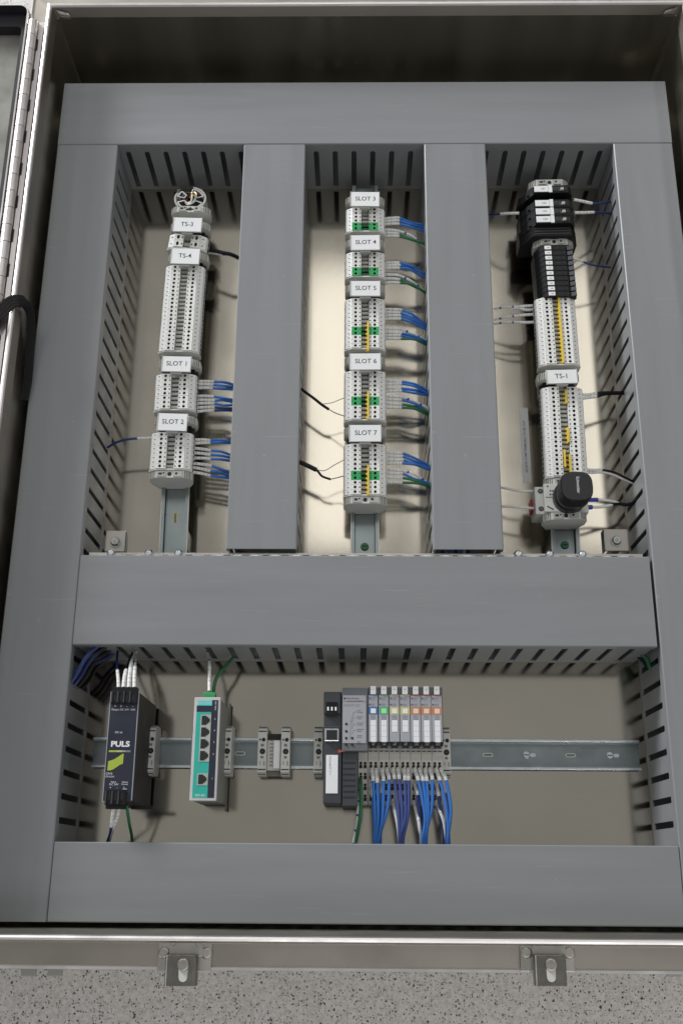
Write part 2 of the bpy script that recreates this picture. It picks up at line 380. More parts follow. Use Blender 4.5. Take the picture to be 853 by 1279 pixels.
b = MB(); ring(b, R(3.3, 14), 122, R(3.3, 14), 134, 'rubber'); RI = rrect(DX-836, DX-13, -60, DY1-24, 6)  # gasket, made wider at the top to paint the inner wall's shadow
ring(b, R(3.3, 14), 134, RI, 134, 'rubber'); ring(b, RI, 134, RI, 118, 'rubber'); b.build('gasket_and_shade', dr)
b = MB(); b.prism(R(3.4, 14), 116, 118, 'z', 'door_inner'); b.build('door_sheet', dr)

# ------------------------------------------------------------------ wire ducts
HC = 99.0
def slot_wall(b, axis, fix, a0, a1, m='duct_wall', pitch=25.4, ph=0.0, t=1.8):
    """wall with open slots (z 6..84, rounded at the cover end)"""
    def pr(p0): b.prism(p0, fix-t/2, fix+t/2, 'x' if axis == 'y' else 'y', m)
    zt, zs, w = HC-3, 82.0, 7.0
    pr([(a0, 0), (a1, 0), (a1, 6), (a0, 6)])
    n = int((a1-a0)/pitch); off = ((a1-a0)-n*pitch)/2
    cs = [a0+off+pitch*(k+.5) for k in range(n)]
    e = [a0]+[c for c in cs]+[a1]
    # posts between the slots
    for i in range(len(e)-1):
        l = a0 if i == 0 else e[i]+w/2; r = a1 if i == len(e)-2 else e[i+1]-w/2
        pr([(l, 6.02), (r, 6.02), (r, zs-w/2), (l, zs-w/2)])
    for i, c in enumerate(cs):
        l = a0 if i == 0 else (cs[i-1]+c)/2; r = a1 if i == n-1 else (cs[i+1]+c)/2
        arc = [(c-w/2*math.cos(math.radians(a)), zs-w/2+w/2*math.sin(math.radians(a))) for a in range(0, 181, 30)]
        pr([(l, zs-w/2+.02)]+arc+[(r, zs-w/2+.02), (r, zt), (l, zt)])
def duct(x0, x1, y0, y1, axis, label, cover=None, ends=(0, 0)):
    o = thing('wire_duct', ((x0+x1)/2, (y0+y1)/2, 0), label, 'wire duct', 'grey slotted wire ducts screwed to the mounting panel')
    cx0, cx1, cy0, cy1 = cover or (x0, x1, y0, y1)
    MB().box(x0+2, x1-2, y0+2, y1-2, .1, 2, 'duct_wall').build('duct_base', o)
    if axis == 'y':
        for k, fx in enumerate((x0+2.4, x1-2.4)):
            b = MB(); slot_wall(b, 'y', fx, y0+1, y1-1); b.build('slotted_wall', o)
    else:
        for fy in (y0+2.4, y1-2.4):
            b = MB(); slot_wall(b, 'x', fy, x0+1, x1-1); b.build('slotted_wall', o)
    b = MB(); m = 'duct_y' if axis == 'y' else 'duct_x'
    if axis == 'y':
        pts = [(cx0, 86), (cx0, HC-1), (cx0+1.2, HC), (cx1-1.2, HC), (cx1, HC-1), (cx1, 86), (cx1-1.2, 86), (cx1-1.2, HC-2), (cx0+1.2, HC-2), (cx0+1.2, 86)]
        b.prism(pts, cy0, cy1, 'y', m)
    else:
        pts = [(cy0, 86), (cy0, HC-1), (cy0+1.2, HC), (cy1-1.2, HC), (cy1, HC-1), (cy1, 86), (cy1-1.2, 86), (cy1-1.2, HC-2), (cy0+1.2, HC-2), (cy0+1.2, 86)]
        b.prism(pts, cx0, cx1, 'x', m)
    b.build('cover', o, bevel=.25)
    return o
A_, B_, C_, D_, E_, F_, G_, H_ = -399.6, -318.8, -150.6, -68.8, 88.8, 169.7, 338.8, 416.4
T0, T1, M0, M1, B0, B1 = 1014.2, 912.8, 341.8, 236.7, 25.6, -53.7
duct(A_, H_, T1, T0, 'x', 'wide grey wire duct running across the top of the cabinet')
duct(A_, B_, B1, T1-.8, 'y', 'tall grey wire duct down the left side, nearest the hinge')
duct(C_, D_, M0+8, T1-.8, 'y', 'upright grey wire duct between the first and second terminal columns')
duct(E_, F_, M0+8, T1-.8, 'y', 'upright grey wire duct between the second and third terminal columns')
duct(G_, H_, B1, T1-.8, 'y', 'tall grey wire duct down the right side of the cabinet')
duct(B_+.6, G_-3.4, M1, M0, 'x', 'wide grey wire duct across the middle above the power supply')
duct(B_+.8, G_-.8, B1, B0, 'x', 'grey wire duct along the bottom edge above the clamps')

# ------------------------------------------------------------------ DIN rails
RZ0 = 30.0
RAILP = [(-17.5, 6.5), (-17.5, 7.5), (-12.6, 7.5), (-12.6, 1), (12.6, 1), (12.6, 7.5), (17.5, 7.5), (17.5, 6.5), (13.6, 6.5), (13.6, 0), (-13.6, 0), (-13.6, 6.5)]
def rail_v(u0, v0, u1, v1, label, screw=None, slot=None):
    p, q = at(u0, v0, RZ0), at(u1, v1, RZ0); d = p-q; L = d.length; rz = math.atan2(-d.x, d.y)
    o = thing('din_rail', (q.x, q.y, RZ0), label, 'din rail', 'upright terminal rails', rz)
    b = MB(); b.prism([(x+q.x, z+RZ0) for x, z in RAILP], q.y, q.y+L, 'y', 'zinc')
    for sx in (-1, 1): b.box(q.x+sx*16.2, q.x+sx*17.4, q.y, q.y+L, RZ0+7.52, RZ0+7.7, 'steel_plate'); b.box(q.x+sx*11.9, q.x+sx*12.5, q.y, q.y+L, RZ0+1.02, RZ0+1.5, 'hole')  # painted highlights on the flange edges, painted shade in the channel corners
    b.build('rail', o, bevel=.2)
    for k in (0.06, .94): MB().box(q.x-12, q.x+12, q.y+L*k-12, q.y+L*k+12, .2, RZ0, 'zinc').build('standoff', o)
    if screw:
        s = at(*screw, RZ0+1); b = MB(); b.cyl(q.x, s.y, RZ0+1, RZ0+4, 5.2, 'green_dark' if 0 else 'green_wire', 16, 4.4)
        b.box(q.x-3, q.x+3, s.y-.6, s.y+.6, RZ0+4, RZ0+4.1, 'hole'); b.build('screw', o)
    if slot:
        s = at(*slot, RZ0+1); b = MB(); b.box(q.x-2.4, q.x+2.4, s.y-7, s.y+7, RZ0+1.05, RZ0+1.2, 'brass'); b.box(q.x-1.4, q.x+1.4, s.y-6, s.y+6, RZ0+1.2, RZ0+1.3, 'groove'); b.build('rail_slot', o)
    return o
rail_v(238.5, 240, 217, 697, 'upright steel rail carrying TS-3, TS-4, SLOT 1 and SLOT 2', slot=(215, 647))
rail_v(456, 236, 455.5, 697, 'upright steel rail with green screw carrying SLOT 3 to SLOT 7', screw=(455, 683))
rail_v(684, 232, 705.5, 697, 'upright steel rail with green screw under the round black socket', screw=(705.5, 681))
RY0 = 128.0
o = thing('din_rail', (0, RY0, 0), 'long horizontal steel rail in the lower bay carrying the power supply', 'din rail')
b = MB(); b.prism([(x+RY0, z) for x, z in RAILP], B_+10, G_-8, 'x', 'zinc')
for sy in (-1, 1): b.box(B_+10, G_-8, RY0+sy*14.6, RY0+sy*17.2, 7.52, 7.8, 'zinc_bright')  # bright strips paint highlights on the rail's two edges
b.build('rail', o, bevel=.3)
for k, u in enumerate((609, 660, 712, 764, 300, 538)):
    p = at(u, 941, 1); b = MB()
    if k in (0, 2, 4, 5):
        b.prism(rrect(p.x-6, p.x+6, RY0-2.2, RY0+2.2, 2.1, 4), 1.05, 1.2, 'z', 'zinc_bright'); b.prism(rrect(p.x-5, p.x+5, RY0-1.4, RY0+1.4, 1.2, 4), 1.2, 1.3, 'z', 'groove'); b.build('rail_slot', o)
    else:
        b.cyl(p.x-3, RY0, 1, 3.2, 4.4, 'zinc_bright', 16, 3.6); b.box(p.x-6, p.x, RY0-.5, RY0+.5, 3.2, 3.3, 'hole'); b.prism(rrect(p.x+1.5, p.x+8, RY0-2.2, RY0+2.2, 2.1, 4), 1.05, 1.25, 'z', 'zinc_bright'); b.build('rail_screw', o)
tx = at(736, 935, 1); text('rail_stamp', 'PR30 EN 60715', tx.x, tx.y, 1.2, 3.2, 'ink_soft', o)

# perforated bar and its two brackets above the middle duct
o = thing('perforated_bar', (0, M0+5, 78), 'perforated zinc bar with round screws along the middle duct', 'metal bar')
b = MB(); yb0, yb1 = M0-2, M0+5.6
b.box(B_+8, G_-8, yb0-20, yb0, 100.5, 100.6, 'hole') if False else None
b.box(B_+8, G_-8, yb0+2.2, yb1, 86, 90, 'steel_plate')
k = 0; x = B_+20
while x < G_-16:
    b.box(x, x+6+3*random.random(), yb0+3.4, yb0+5.2, 90.02, 90.25, ('zinc_bright', 'hole', 'zinc_bright', 'groove')[k % 4]); x += 9+5*random.random(); k += 1  # dark pieces are perforations, bright ones are painted sparkles
b.build('bar', o)
for u in (139, 186, 223, 647, 686, 727):
    p = at(u, 690, 92); MB().cyl(p.x, yb0+6.5, 90, 94, 5.4, 'zinc_bright', 14, 2.8).build('screw', o, bevel=.4)
for u0, u1, v0, v1, lab in ((131, 158, 663, 689, 'small zinc angle bracket at the left end of the perforated bar'), (755, 783, 661, 688, 'small zinc angle bracket at the right end of the perforated bar')):
    p, q = at(u0, v1, 80), at(u1, v0, 80)
    o = thing('angle_bracket', ((p.x+q.x)/2, (p.y+q.y)/2, 60), lab, 'bracket', 'brackets of the perforated bar')
    b = MB(); b.box(p.x, q.x, p.y, q.y, 77.5, 80, 'steel_flange'); b.box(p.x, p.x+1.2, p.y, q.y, 66, 80.8, 'zinc'); b.box(q.x-1.2, q.x, p.y, q.y, 66, 80.8, 'zinc'); b.box((p.x+q.x)/2-4, (p.x+q.x)/2+4, p.y, p.y+8, .2, 77.5, 'zinc'); b.build('plate', o, bevel=.5)
    cx, cy = (p.x+q.x)/2, (p.y+q.y)/2-1
    b = MB(); b.cyl(cx, cy, 80, 80.8, 7.2, 'zinc', 18); b.cyl(cx, cy, 80.8, 83.6, 5.6, 'steel_plate', 16, 4.0); b.cyl(cx, cy, 83.6, 83.9, 2.6, 'zinc', 12)
    for a in range(4): b.box(cx-.5+2.2*math.cos(a*1.57), cx+.5+2.2*math.cos(a*1.57), cy-.5+2.2*math.sin(a*1.57), cy+.5+2.2*math.sin(a*1.57), 83.6, 83.7, 'hole')
    b.build('screw', o)

# ------------------------------------------------------------------ terminal blocks
ZT = 75.0                                    # face level of the terminals
def hole_patch(b, x0, x1, y0, y1, hx, hy, r, z, m, depth=5.0):
    """flat rectangle with a round socket sunk into it"""
    n = 8; o = [(x0, y0), (x1, y0), (x1, y1), (x0, y1)]
    c = [(hx+r*math.cos(math.radians(225+45*i)), hy+r*math.sin(math.radians(225+45*i))) for i in range(n)]
    vs = [(x, y, z) for x, y in o]+[(x, y, z) for x, y in c]+[(x, y, z-depth) for x, y in c]
    fs = []
    for i in range(4):
        a, a2 = 4+2*i, 4+(2*i+2) % 8
        fs.append((i, (i+1) % 4, a2, 4+(2*i+1) % 8, a))
    b.add(vs, fs, m)
    b.add(vs, [(4+i, 4+(i+1) % n, 12+(i+1) % n, 12+i) for i in range(n)]+[tuple(12+i for i in range(n))], 'green_dark' if m == 'green' else 'socket')
def block_mesh(kind, p=5.6):
    b = MB(); h = p/2-.12; z = ZT-RZ0
    body = 'white_plastic'; core = 'green' if kind == 'green' else body
    # flanks: foot, side, sloped wire-entry face
    for s in (-1, 1):
        pts = [(s*26, z-21), (s*26, z-9), (s*24.5, z-5), (s*17.2, z-.8), (s*17.2, z-32), (s*21, z-34)]
        b.prism(pts, -h, h, 'y', body)
        b.box(s*20.4-1.1, s*20.4+1.1, -.5, .35, z-2.2, z-1.9, 'ink_soft')
        b.prism([(s*26.1, z-12), (s*26.1, z-18), (s*26.3, z-18), (s*26.3, z-12)], -h*.6, h*.6, 'y', 'hole')
    for s in (-1, 1):
        xa, xb = sorted((s*8.8, s*17.2)); hole_patch(b, xa, xb, -h, h, s*12.1, 0, 1.85, z, core)
        xa, xb = sorted((s*5, s*8.8)); b.add([(xa, -h, z), (xb, -h, z), (xb, h, z), (xa, h, z)], [(0, 1, 2, 3)], core)
        b.disc(s*6.6, -.2, z+.06, 1.15, 'green_dark' if kind == 'green' else 'socket', 6)
        for sg in (-1, 1):
            q = [(s*5, sg*h, z), (s*17.2, sg*h, z), (s*17.2, sg*h, z-30), (s*5, sg*h, z-30)]
            b.add(q, [(0, 1, 2, 3)], core)
        b.add([(s*5, -h, z), (s*5, h, z), (s*5, h, z-14), (s*5, -h, z-14)], [(0, 1, 2, 3)], core)
    b.box(-5, 5, -h, h, z-14, z-9, 'green_dark' if kind == 'green' else 'groove')
    b.box(-4.2, 4.2, -h*.15, h*.95, z-9, z-4.2, 'green_dark' if kind == 'green' else 'grey_plastic')
    b.box(-17, 17, -h, h, z-37, z-30, body)
    return b.mesh('terminal_block_'+kind)
BLK = {k: block_mesh(k) for k in ('white', 'green')}
def endclamp_bm(b, h=4.6, w=26, z=None):
    z = ZT-RZ0-1 if z is None else z
    b.prism([(-w, z-24), (-w, z-10), (-w+3, z-6), (-17, z-2), (17, z-2), (w-3, z-6), (w, z-10), (w, z-24), (w-8, z-42), (-w+8, z-42)], -h, h, 'y', 'beige_grey')
    for s in (-1, 1):
        b.box(s*5, s*15, -h*.8, h*.8, z-2, z-.6, 'grey_plastic')
        for k in range(4): b.box(s*(18.5+k*1.9)-.5, s*(18.5+k*1.9)+.5, -h*.9, h*.9, z-3.2-k*1.6, z-2.3-k*1.4, 'groove')
    b.cyl(0, 0, z-3, z-1.7, 2.6, 'hole', 10); b.cyl(8.5, .3, z-2, z-.5, 1.6, 'hole', 8); b.cyl(-7, 1.0, z-2, z-.5, 1.1, 'hole', 8)
    b.box(-13, -9, -1.4, 1.4, z-2, z-.5, 'hole')
_e = MB(); endclamp_bm(_e); ENDC = _e.mesh('end_clamp')
def strip(u0, v0, u1, v1, n, name, greens=(), jumpers=(), endclamp=True, group='rows of white terminal blocks'):
    p, q = at(u0, v0, ZT), at(u1, v1, ZT); d = q-p; pitch = d.length/(n-1); rz = math.atan2(d.x, -d.y)
    o = thing('terminal_strip', (p.x, p.y, RZ0), name, 'terminal strip', group, rz)
    for k in range(n):
        inst('terminal_block', BLK['green' if k in greens else 'white'], o, (random.uniform(-.12, .12), -k*pitch, random.uniform(-.15, .15)), (1, pitch/5.6, 1))
        if k in greens: pass
    for (a, c, x) in jumpers:
        b = MB(); z = ZT-RZ0
        b.box(x-1.1, x+1.1, -(c+.35)*pitch, -(a-.35)*pitch, z-2.5, z+1.6, 'yellow')
        for k in range(int(round(a)), int(round(c))+1):
            b.box(x-2.8, x+1.1, -k*pitch-1, -k*pitch+1, z-6, z-2.2, 'yellow')
        me = b.mesh('jumper'); inst('jumper', me, o, (0, 0, 0))
    # flat end cover behind the last block
    b = MB(); z = ZT-RZ0; h = pitch*(n-.5)
    b.prism([(-26.5, z-22), (-26.5, z-8), (-17, z-1), (17, z-1), (26.5, z-8), (26.5, z-22), (18, z-36), (-18, z-36)], -h-1.6, -h, 'y', 'white_plastic_b')
    inst('end_plate', b.mesh('end_plate'), o, (0, 0, 0))
    if endclamp: inst('end_clamp', ENDC, o, (0, -h-6.4, 0))
    return o
strip(230.8, 333.6, 222.5, 434.5, 21, 'long white terminal strip between the TS-4 and SLOT 1 labels', endclamp=False)
strip(219.3, 469.3, 217.2, 507.5, 8, 'eight white terminal blocks between the SLOT 1 and SLOT 2 labels', endclamp=False)
strip(214.5, 542.5, 212.0, 581.9, 8, 'eight white terminal blocks under the SLOT 2 label')
strip(456, 261.4, 456, 284.9, 6, 'topmost short strip of the middle column, ending in green blocks', greens=(4, 5), endclamp=False)
strip(456, 316.8, 456, 341.4, 6, 'second short strip of the middle column, under the SLOT 4 plate', greens=(4, 5), endclamp=False)
strip(456, 374.7, 456, 431.4, 12, 'third strip of the middle column, with yellow jumper, under SLOT 5', greens=(7, 8), jumpers=((5.7, 12, 3.6),), endclamp=False)
strip(456, 465.3, 456, 520.2, 11, 'fourth strip of the middle column, with yellow jumper, under SLOT 6', greens=(6, 7), jumpers=((4.7, 10.3, 3.6),), endclamp=False)
strip(456, 556.8, 456, 614, 11, 'lowest strip of the middle column, with yellow jumper, under SLOT 7', greens=(6, 7), jumpers=((4.7, 10.4, 3.6),))
strip(693.8, 374.0, 699.6, 451.3, 16, 'terminal strip with one long yellow jumper above the TS-1 label', jumpers=((0, 15, 3.4),), endclamp=False)
strip(702.5, 485.7, 708.6, 591.2, 20, 'terminal strip with short yellow jumpers under the TS-1 label', jumpers=((.6, 3, 3.2), (9.2, 11.8, 3.2), (14.2, 17.3, -2.6), (15.2, 19, 3.6)))
# small two block strip between TS-3 and TS-4
strip(234.5, 296.5, 233.2, 304.5, 2, 'two white terminal blocks between the TS-3 and TS-4 labels', endclamp=False)

# label carriers
_s = MB(); _s.box(-22, 22, -9, 8, 4, 24, 'charcoal'); _s.box(-19, 19, -7, 6, 24, 31, 'black'); VOID_SHADE = _s.mesh('void_shade')  # dark block that paints the shade of the void around each marker plate
WHERE = {'TS-3': 'topmost in the left column', 'TS-4': 'second in the left column', 'SLOT 1': 'under the long strip of the left column', 'SLOT 2': 'lowest in the left column',
         'SLOT 3': 'topmost in the middle column', 'SLOT 4': 'second from the top in the middle column', 'SLOT 5': 'halfway down the middle column', 'SLOT 6': 'second from the bottom in the middle column',
         'SLOT 7': 'lowest in the middle column', 'TS-1': 'the only one in the right column'}
def carrier(word, x0, x1, y0, y1, rz=0.0):
    p, q = at(x0, y1, 86), at(x1, y0, 86); cx, cy, w, h = (p.x+q.x)/2, (p.y+q.y)/2, q.x-p.x, q.y-p.y
    rz += random.uniform(-.012, .012)
    o = thing('label_carrier', (cx, cy, RZ0), 'marker plate reading '+word+', '+WHERE[word], 'marker plate', 'marker plates naming the terminal strips', rz)
    inst('end_clamp', ENDC, o, (0, h*.5-1.0, 0)); inst('void_shade', VOID_SHADE, o, (0, 0, 0))
    z = 86-RZ0
    b = MB(); b.box(-w/2+1.2, w/2-1.2, -h/2+1, h/2-1, z-4, z-1.2, 'grey_plastic'); b.box(-7, 7, -h/2-1.6, -h/2+1, z-6, z-2, 'grey_plastic'); b.box(-4, 4, -h/2+1, h/2-1, 18, z-4, 'grey_plastic')
    b.box(-w/2, -w/2+1, -h/2, h/2, z-3, z+.4, 'clear'); b.box(w/2-1, w/2, -h/2, h/2, z-3, z+.4, 'clear')
    inst('holder', b.mesh('holder'), o, (0, 0, 0))
    b = MB(); b.box(-w/2+1.05, w/2-1.05, -h/2+.5, h/2-.5, z-1.2, z, 'label'); pl = inst('plate', b.mesh('plate'), o, (0, 0, 0))
    text('lettering', word, -.3 if len(word) < 6 else .8, .2, z+.15, 8.9 if len(word) < 6 else 8.6, 'ink', pl, sx=1.0, bold=.02, local=True)
    return o
r1, r3 = -.022, .021
carrier('TS-3', 215.5, 253, 271.5, 289.3, r1); carrier('TS-4', 212.7, 250.4, 310, 329.6, r1)
carrier('SLOT 1', 201.4, 239.6, 444.7, 464.2, r1); carrier('SLOT 2', 195.8, 235, 516, 538, r1)
carrier('SLOT 3', 437.4, 473.9, 239.4, 257.6); carrier('SLOT 4', 437.4, 474.5, 293.3, 312.2); carrier('SLOT 5', 437.2, 475, 350.5, 369.6)
carrier('SLOT 6', 436.2, 475.7, 441, 461.8); carrier('SLOT 7', 435.7, 476.2, 530.3, 551.6); carrier('TS-1', 682.5, 720.2, 461.4, 478.9, r3)

# round cable reel at the top of the first rail
p = at(238, 249, 70); cx, cy = p.x, p.y
o = thing('cable_holder', (cx, cy, RZ0), 'round clear cable holder with bared wires above TS-3', 'cable holder')
b = MB()
def arcpts(r0, r1, a0, a1, n=10):
    return [(cx+r1*math.cos(math.radians(a0+(a1-a0)*i/n)), cy+r1*.86*math.sin(math.radians(a0+(a1-a0)*i/n))) for i in range(n+1)]+[(cx+r0*math.cos(math.radians(a1+(a0-a1)*i/n)), cy+r0*.86*math.sin(math.radians(a1+(a0-a1)*i/n))) for i in range(n+1)]
b.prism(arcpts(19, 21.5, -95, 80, 14), 52, 72, 'z', 'clear'); b.prism(arcpts(19, 21.5, 150, 265, 12), 52, 72, 'z', 'clear')
b.build('ring', o)
for a0, a1 in ((200, 335), (15, 80), (130, 165)):
    b = MB(); P = arcpts(8, 17.5, a0, a1, 10); b.tube([(x, y, 71) for x, y in P]+[(P[0][0], P[0][1], 71)], .8, 'white_plastic', 5); b.prism(arcpts(8, 17.5, a0, a1, 10), 55, 58, 'z', 'hole'); b.build('window', o)
b = MB(); b.cyl(cx, cy, 48, 62, 14, 'black', 16, 16); b.build('core', o)
for k, (m, r, pts) in enumerate((('white_wire', 1.3, [(-7, -2, 66), (-3, -8, 70), (4, -7, 73), (7, 0, 72), (6, 7, 70)]), ('white_wire', 1.2, [(-3, -4, 68), (2, -6, 74), (3, 2, 75), (2, 8, 70)]), ('brass', 1.1, [(6, -1, 72), (9, 3, 75), (6, 9, 73)]), ('copper', 1.2, [(-1, 3, 69), (3, 8, 74), (8, 8, 70)]), ('red', 1.3, [(-6, -3, 65), (-4, 4, 69), (0, 7, 66)]), ('black', 3.0, [(-4, 20, 40), (-6, 10, 66), (-3, 2, 68)]))):
    MB().tube(spline([(cx+x, cy+y, z) for x, y, z in pts], 5), r, m, 7).build('bared_wire', o, smooth=True)
p = at(238, 263, 70); e = thing('end_clamp', (p.x, p.y+1, RZ0), 'grey end clamp under the round cable holder', 'end clamp', None, r1); inst('body', ENDC, e, (0, 0, 0))

# ------------------------------------------------------------------ black breakers and fuse terminals of the third rail
def pitchpos(u0, v0, u1, v1, z): 
    p, q = at(u0, v0, z), at(u1, v1, z); d = q-p; return p, d, math.atan2(d.x, -d.y)
ordn = ['first', 'second', 'third', 'fourth', 'fifth', 'sixth', 'seventh', 'eighth', 'ninth', 'tenth', 'eleventh', 'twelfth']
ZB = 92.0
for k, v in enumerate((236.2, 254.0, 264.2, 274.0)):
    p = at(685.8+(v-236)*.078, v, ZB); h = 5.9
    o = thing('circuit_breaker', (p.x, p.y, RZ0), ('lone black circuit breaker at the top of the third rail', 'uppermost black breaker of the close group of three', 'middle black breaker of the close group of three', 'lowest black breaker of the close group of three')[k], 'circuit breaker', 'black circuit breakers at the top of the third rail', r3)
    b = MB(); z = ZB-RZ0
    b.prism([(-36, 4), (-36, 34), (-31, 40), (-29, z-16), (-21, z-4), (-20, z), (24, z), (29, z-6), (31, z-20), (35, 34), (35, 4)], -h+.3, h-.3, 'y', 'black')
    for x in (-26, 29.5): b.box(x-2, x+2, -3, 3, z-17, z-9, 'hole')
    inst('body', b.mesh('body'), o, (0, 0, 0))
    b = MB(); b.box(-20, -1.8, -4.2, 4.6, z, z+.9, 'label'); b.box(-1.4, 3.2, -5.4, 5.4, z, z+1.4, 'label'); lb = inst('marker', b.mesh('marker'), o, (0, 0, 0))
    text('lettering', ('CB1', 'CB2', 'CB3', 'CB4')[k], -8.5, 0, z+1.1, 3.6, 'ink_soft', lb, local=True)
    b = MB(); b.cyl(7, 0, z, z+.8, 3, 'plc_dark', 12); b.cyl(7, 0, z+.8, z+1, 1.7, 'hole', 10); b.box(11, 18.5, -3.2, 3.2, z, z+.5, 'plc_dark'); b.box(14, 18, -3.2, 0, z+.5, z+3.4, 'grey_plastic'); b.box(12, 15.5, .3, 3, z+.5, z+.7, 'hole'); b.cyl(21.6, 0, z-.2, z+.4, 2.3, 'hole', 10)
    inst('switch', b.mesh('switch'), o, (0, 0, 0))
# black carrier block under the breakers, with ribs
p = at(688, 287, 84); o = thing('breaker_base', (p.x, p.y, RZ0), 'ribbed black base block under the three grouped breakers', 'breaker base', None, r3)
b = MB(); b.prism([(-38, 4), (-38, 30), (-30, 40), (-24, 54), (26, 54), (30, 44), (37, 30), (37, 4)], -9, 11, 'y', 'black')
for k in range(4): b.box(-22, 24, -7+k*4, -5.4+k*4, 54, 54.8, 'charcoal')
inst('body', b.mesh('body'), o, (0, 0, 0))
for v, lab in ((228.5, 'grey end clamp above the lone black breaker'), (302.5, 'grey end clamp between the black base block and the fuse terminals')):
    p = at(685.5+(v-228)*.08, v, ZT); e = thing('end_clamp', (p.x, p.y, RZ0), lab, 'end clamp', None, r3); inst('body', ENDC, e, (0, 0, 4))
p, d, rz = pitchpos(692, 309.5, 697.5, 367, 80)
fme = None
for k in range(10):
    c = p+d*(k/9); o = thing('fuse_terminal', (c.x, c.y, RZ0), ('uppermost' if k == 0 else 'lowest' if k == 9 else ordn[k])+' black fuse terminal'+('' if k in (0, 9) else ' from the top')+' of the ten with white tags', 'fuse terminal', 'black fuse terminals with white tags', r3)
    if fme is None:
        h = d.length/18; b = MB(); z = 50
        b.prism([(-27, 6), (-27, 32), (-22, z-6), (-17, z), (15, z), (20, z-3), (26, z-1), (27.5, z-7), (25, z-12), (27, 30), (27, 6)], -h+.55, h-.25, 'y', 'black'); fm_b = b.mesh('body')
        b = MB(); b.box(-12.3, -3.9, -h+1.5, h-1.0, z, z+.8, 'label'); b.box(-9, -6, -.4, .3, z+.85, z+.9, 'ink_soft'); fm_t = b.mesh('tag')
        b = MB(); b.box(0, 7, -1, 1, z, z+.15, 'hole'); b.cyl(13, 0, z, z+.2, 1.6, 'hole', 8); b.box(-16, -14, -.9, .9, z, z+.15, 'hole'); b.prism([(18.5, z-1.5), (25.5, z+.8), (26.5, z-1.2), (22, z-3.4)], -h+1, h-1, 'y', 'plc_dark'); fm_l = b.mesh('lever'); fme = 1
    inst('body', fm_b, o, (0, 0, 0), (.87, 1, 1)); inst('tag', fm_t, o, (-.6, 0, 0)); inst('lever', fm_l, o, (0, 0, 0), (.88, 1, 1))

# ------------------------------------------------------------------ round black socket at the foot of the third rail
p = at(700, 628, 60); cx, cy = p.x, p.y
o = thing('socket_base', (cx, cy, RZ0), 'grey terminal base with blue ferrules holding the round black socket', 'socket base')
def pbox(b, u0, u1, v0, v1, z0, z1, m):
    a, c = at(u0, v1, z1), at(u1, v0, z1); b.box(a.x, c.x, a.y, c.y, z0, z1, m)
b = MB(); pbox(b, 669, 681, 608, 642, 34, 68, 'beige_grey'); b.build('terminal_part', o, bevel=.8)
b = MB(); pbox(b, 680.5, 700, 604, 639, 34, 74, 'beige_grey'); b.build('housing', o, bevel=.8)
b = MB(); pbox(b, 700, 733, 612, 640, 34, 64, 'beige_grey'); b.build('housing', o, bevel=.8)
for u, v in ((674.5, 613.5), (675.5, 635.5)):
    q = at(u, v, 68.2); b = MB(); b.cyl(q.x, q.y, 68.05, 68.4, 3.1, 'hole', 12); b.cyl(q.x, q.y, 68.4, 68.6, 2.0, 'plc_grey', 10); b.build('screw', o)
b = MB()
for u, v in ((683.5, 607.5), (687, 613), (690, 613), (687, 617.5), (690, 617.5)):
    q = at(u, v, 74.1); b.cyl(q.x, q.y, 74.02, 74.2, 1.1, 'hole', 8)
q = at(687, 634.5, 74.1); b.add([(q.x-4, q.y+1.6, 74.15), (q.x-3.4, q.y+3, 74.15), (q.x+4, q.y-1.4, 74.15), (q.x+3.4, q.y-2.8, 74.15)], [(0, 1, 2, 3)][::1], 'hole')
pbox(b, 680.8, 699, 620.7, 621.4, 74, 74.2, 'hole'); b.build('openings', o)
q = at(665, 633, 50); MB().box(q.x-3, q.x+3, q.y-7, q.y+9, 38, 52, 'red').build('release_lever', o, bevel=1)
p = at(706, 645, ZT-5); e = thing('end_clamp', (p.x, p.y, RZ0), 'grey end clamp just under the round black socket', 'end clamp', None, r3); inst('body', ENDC, e, (0, 0, 1))
# the socket itself: a squat rounded block
p = at(713, 617, 90); q = at(720.5, 606.5, 118)
o = thing('round_socket', (p.x, p.y, 66), 'black rounded plug socket with a small maker name on its face', 'socket')
def squircle(cx, cy, a, e=2.8, n=28):
    out = []
    for i in range(n):
        t = 2*math.pi*i/n; c, s = math.cos(t), math.sin(t)
        out.append((cx+a*math.copysign(abs(c)**(2/e), c), cy+a*.98*math.copysign(abs(s)**(2/e), s)))
    return out
b = MB(); prev = None
for (cxx, cyy, z, a, e) in ((p.x, p.y, 66, 19, 2.2), (p.x, p.y, 84, 19.5, 2.2), (p.x+2, p.y, 88, 19, 2.4), (q.x-1, q.y-1, 100, 19.4, 2.8), (q.x, q.y, 115, 18.8, 3.0), (q.x, q.y, 118, 17.6, 3.0)):
    cur = (squircle(cxx, cyy, a, e), z)
    if prev: ring(b, prev[0], prev[1], cur[0], cur[1], 'black_gloss')
    prev = cur
b.add([(x, y, 118) for x, y in prev[0]], [tuple(range(28))], 'black_gloss'); b.build('body', o, smooth=False, bevel=.6)
text('lettering', 'Schneider', q.x+1, q.y+1, 118.1, 5.2, 'label', o, rz=-math.pi/2)

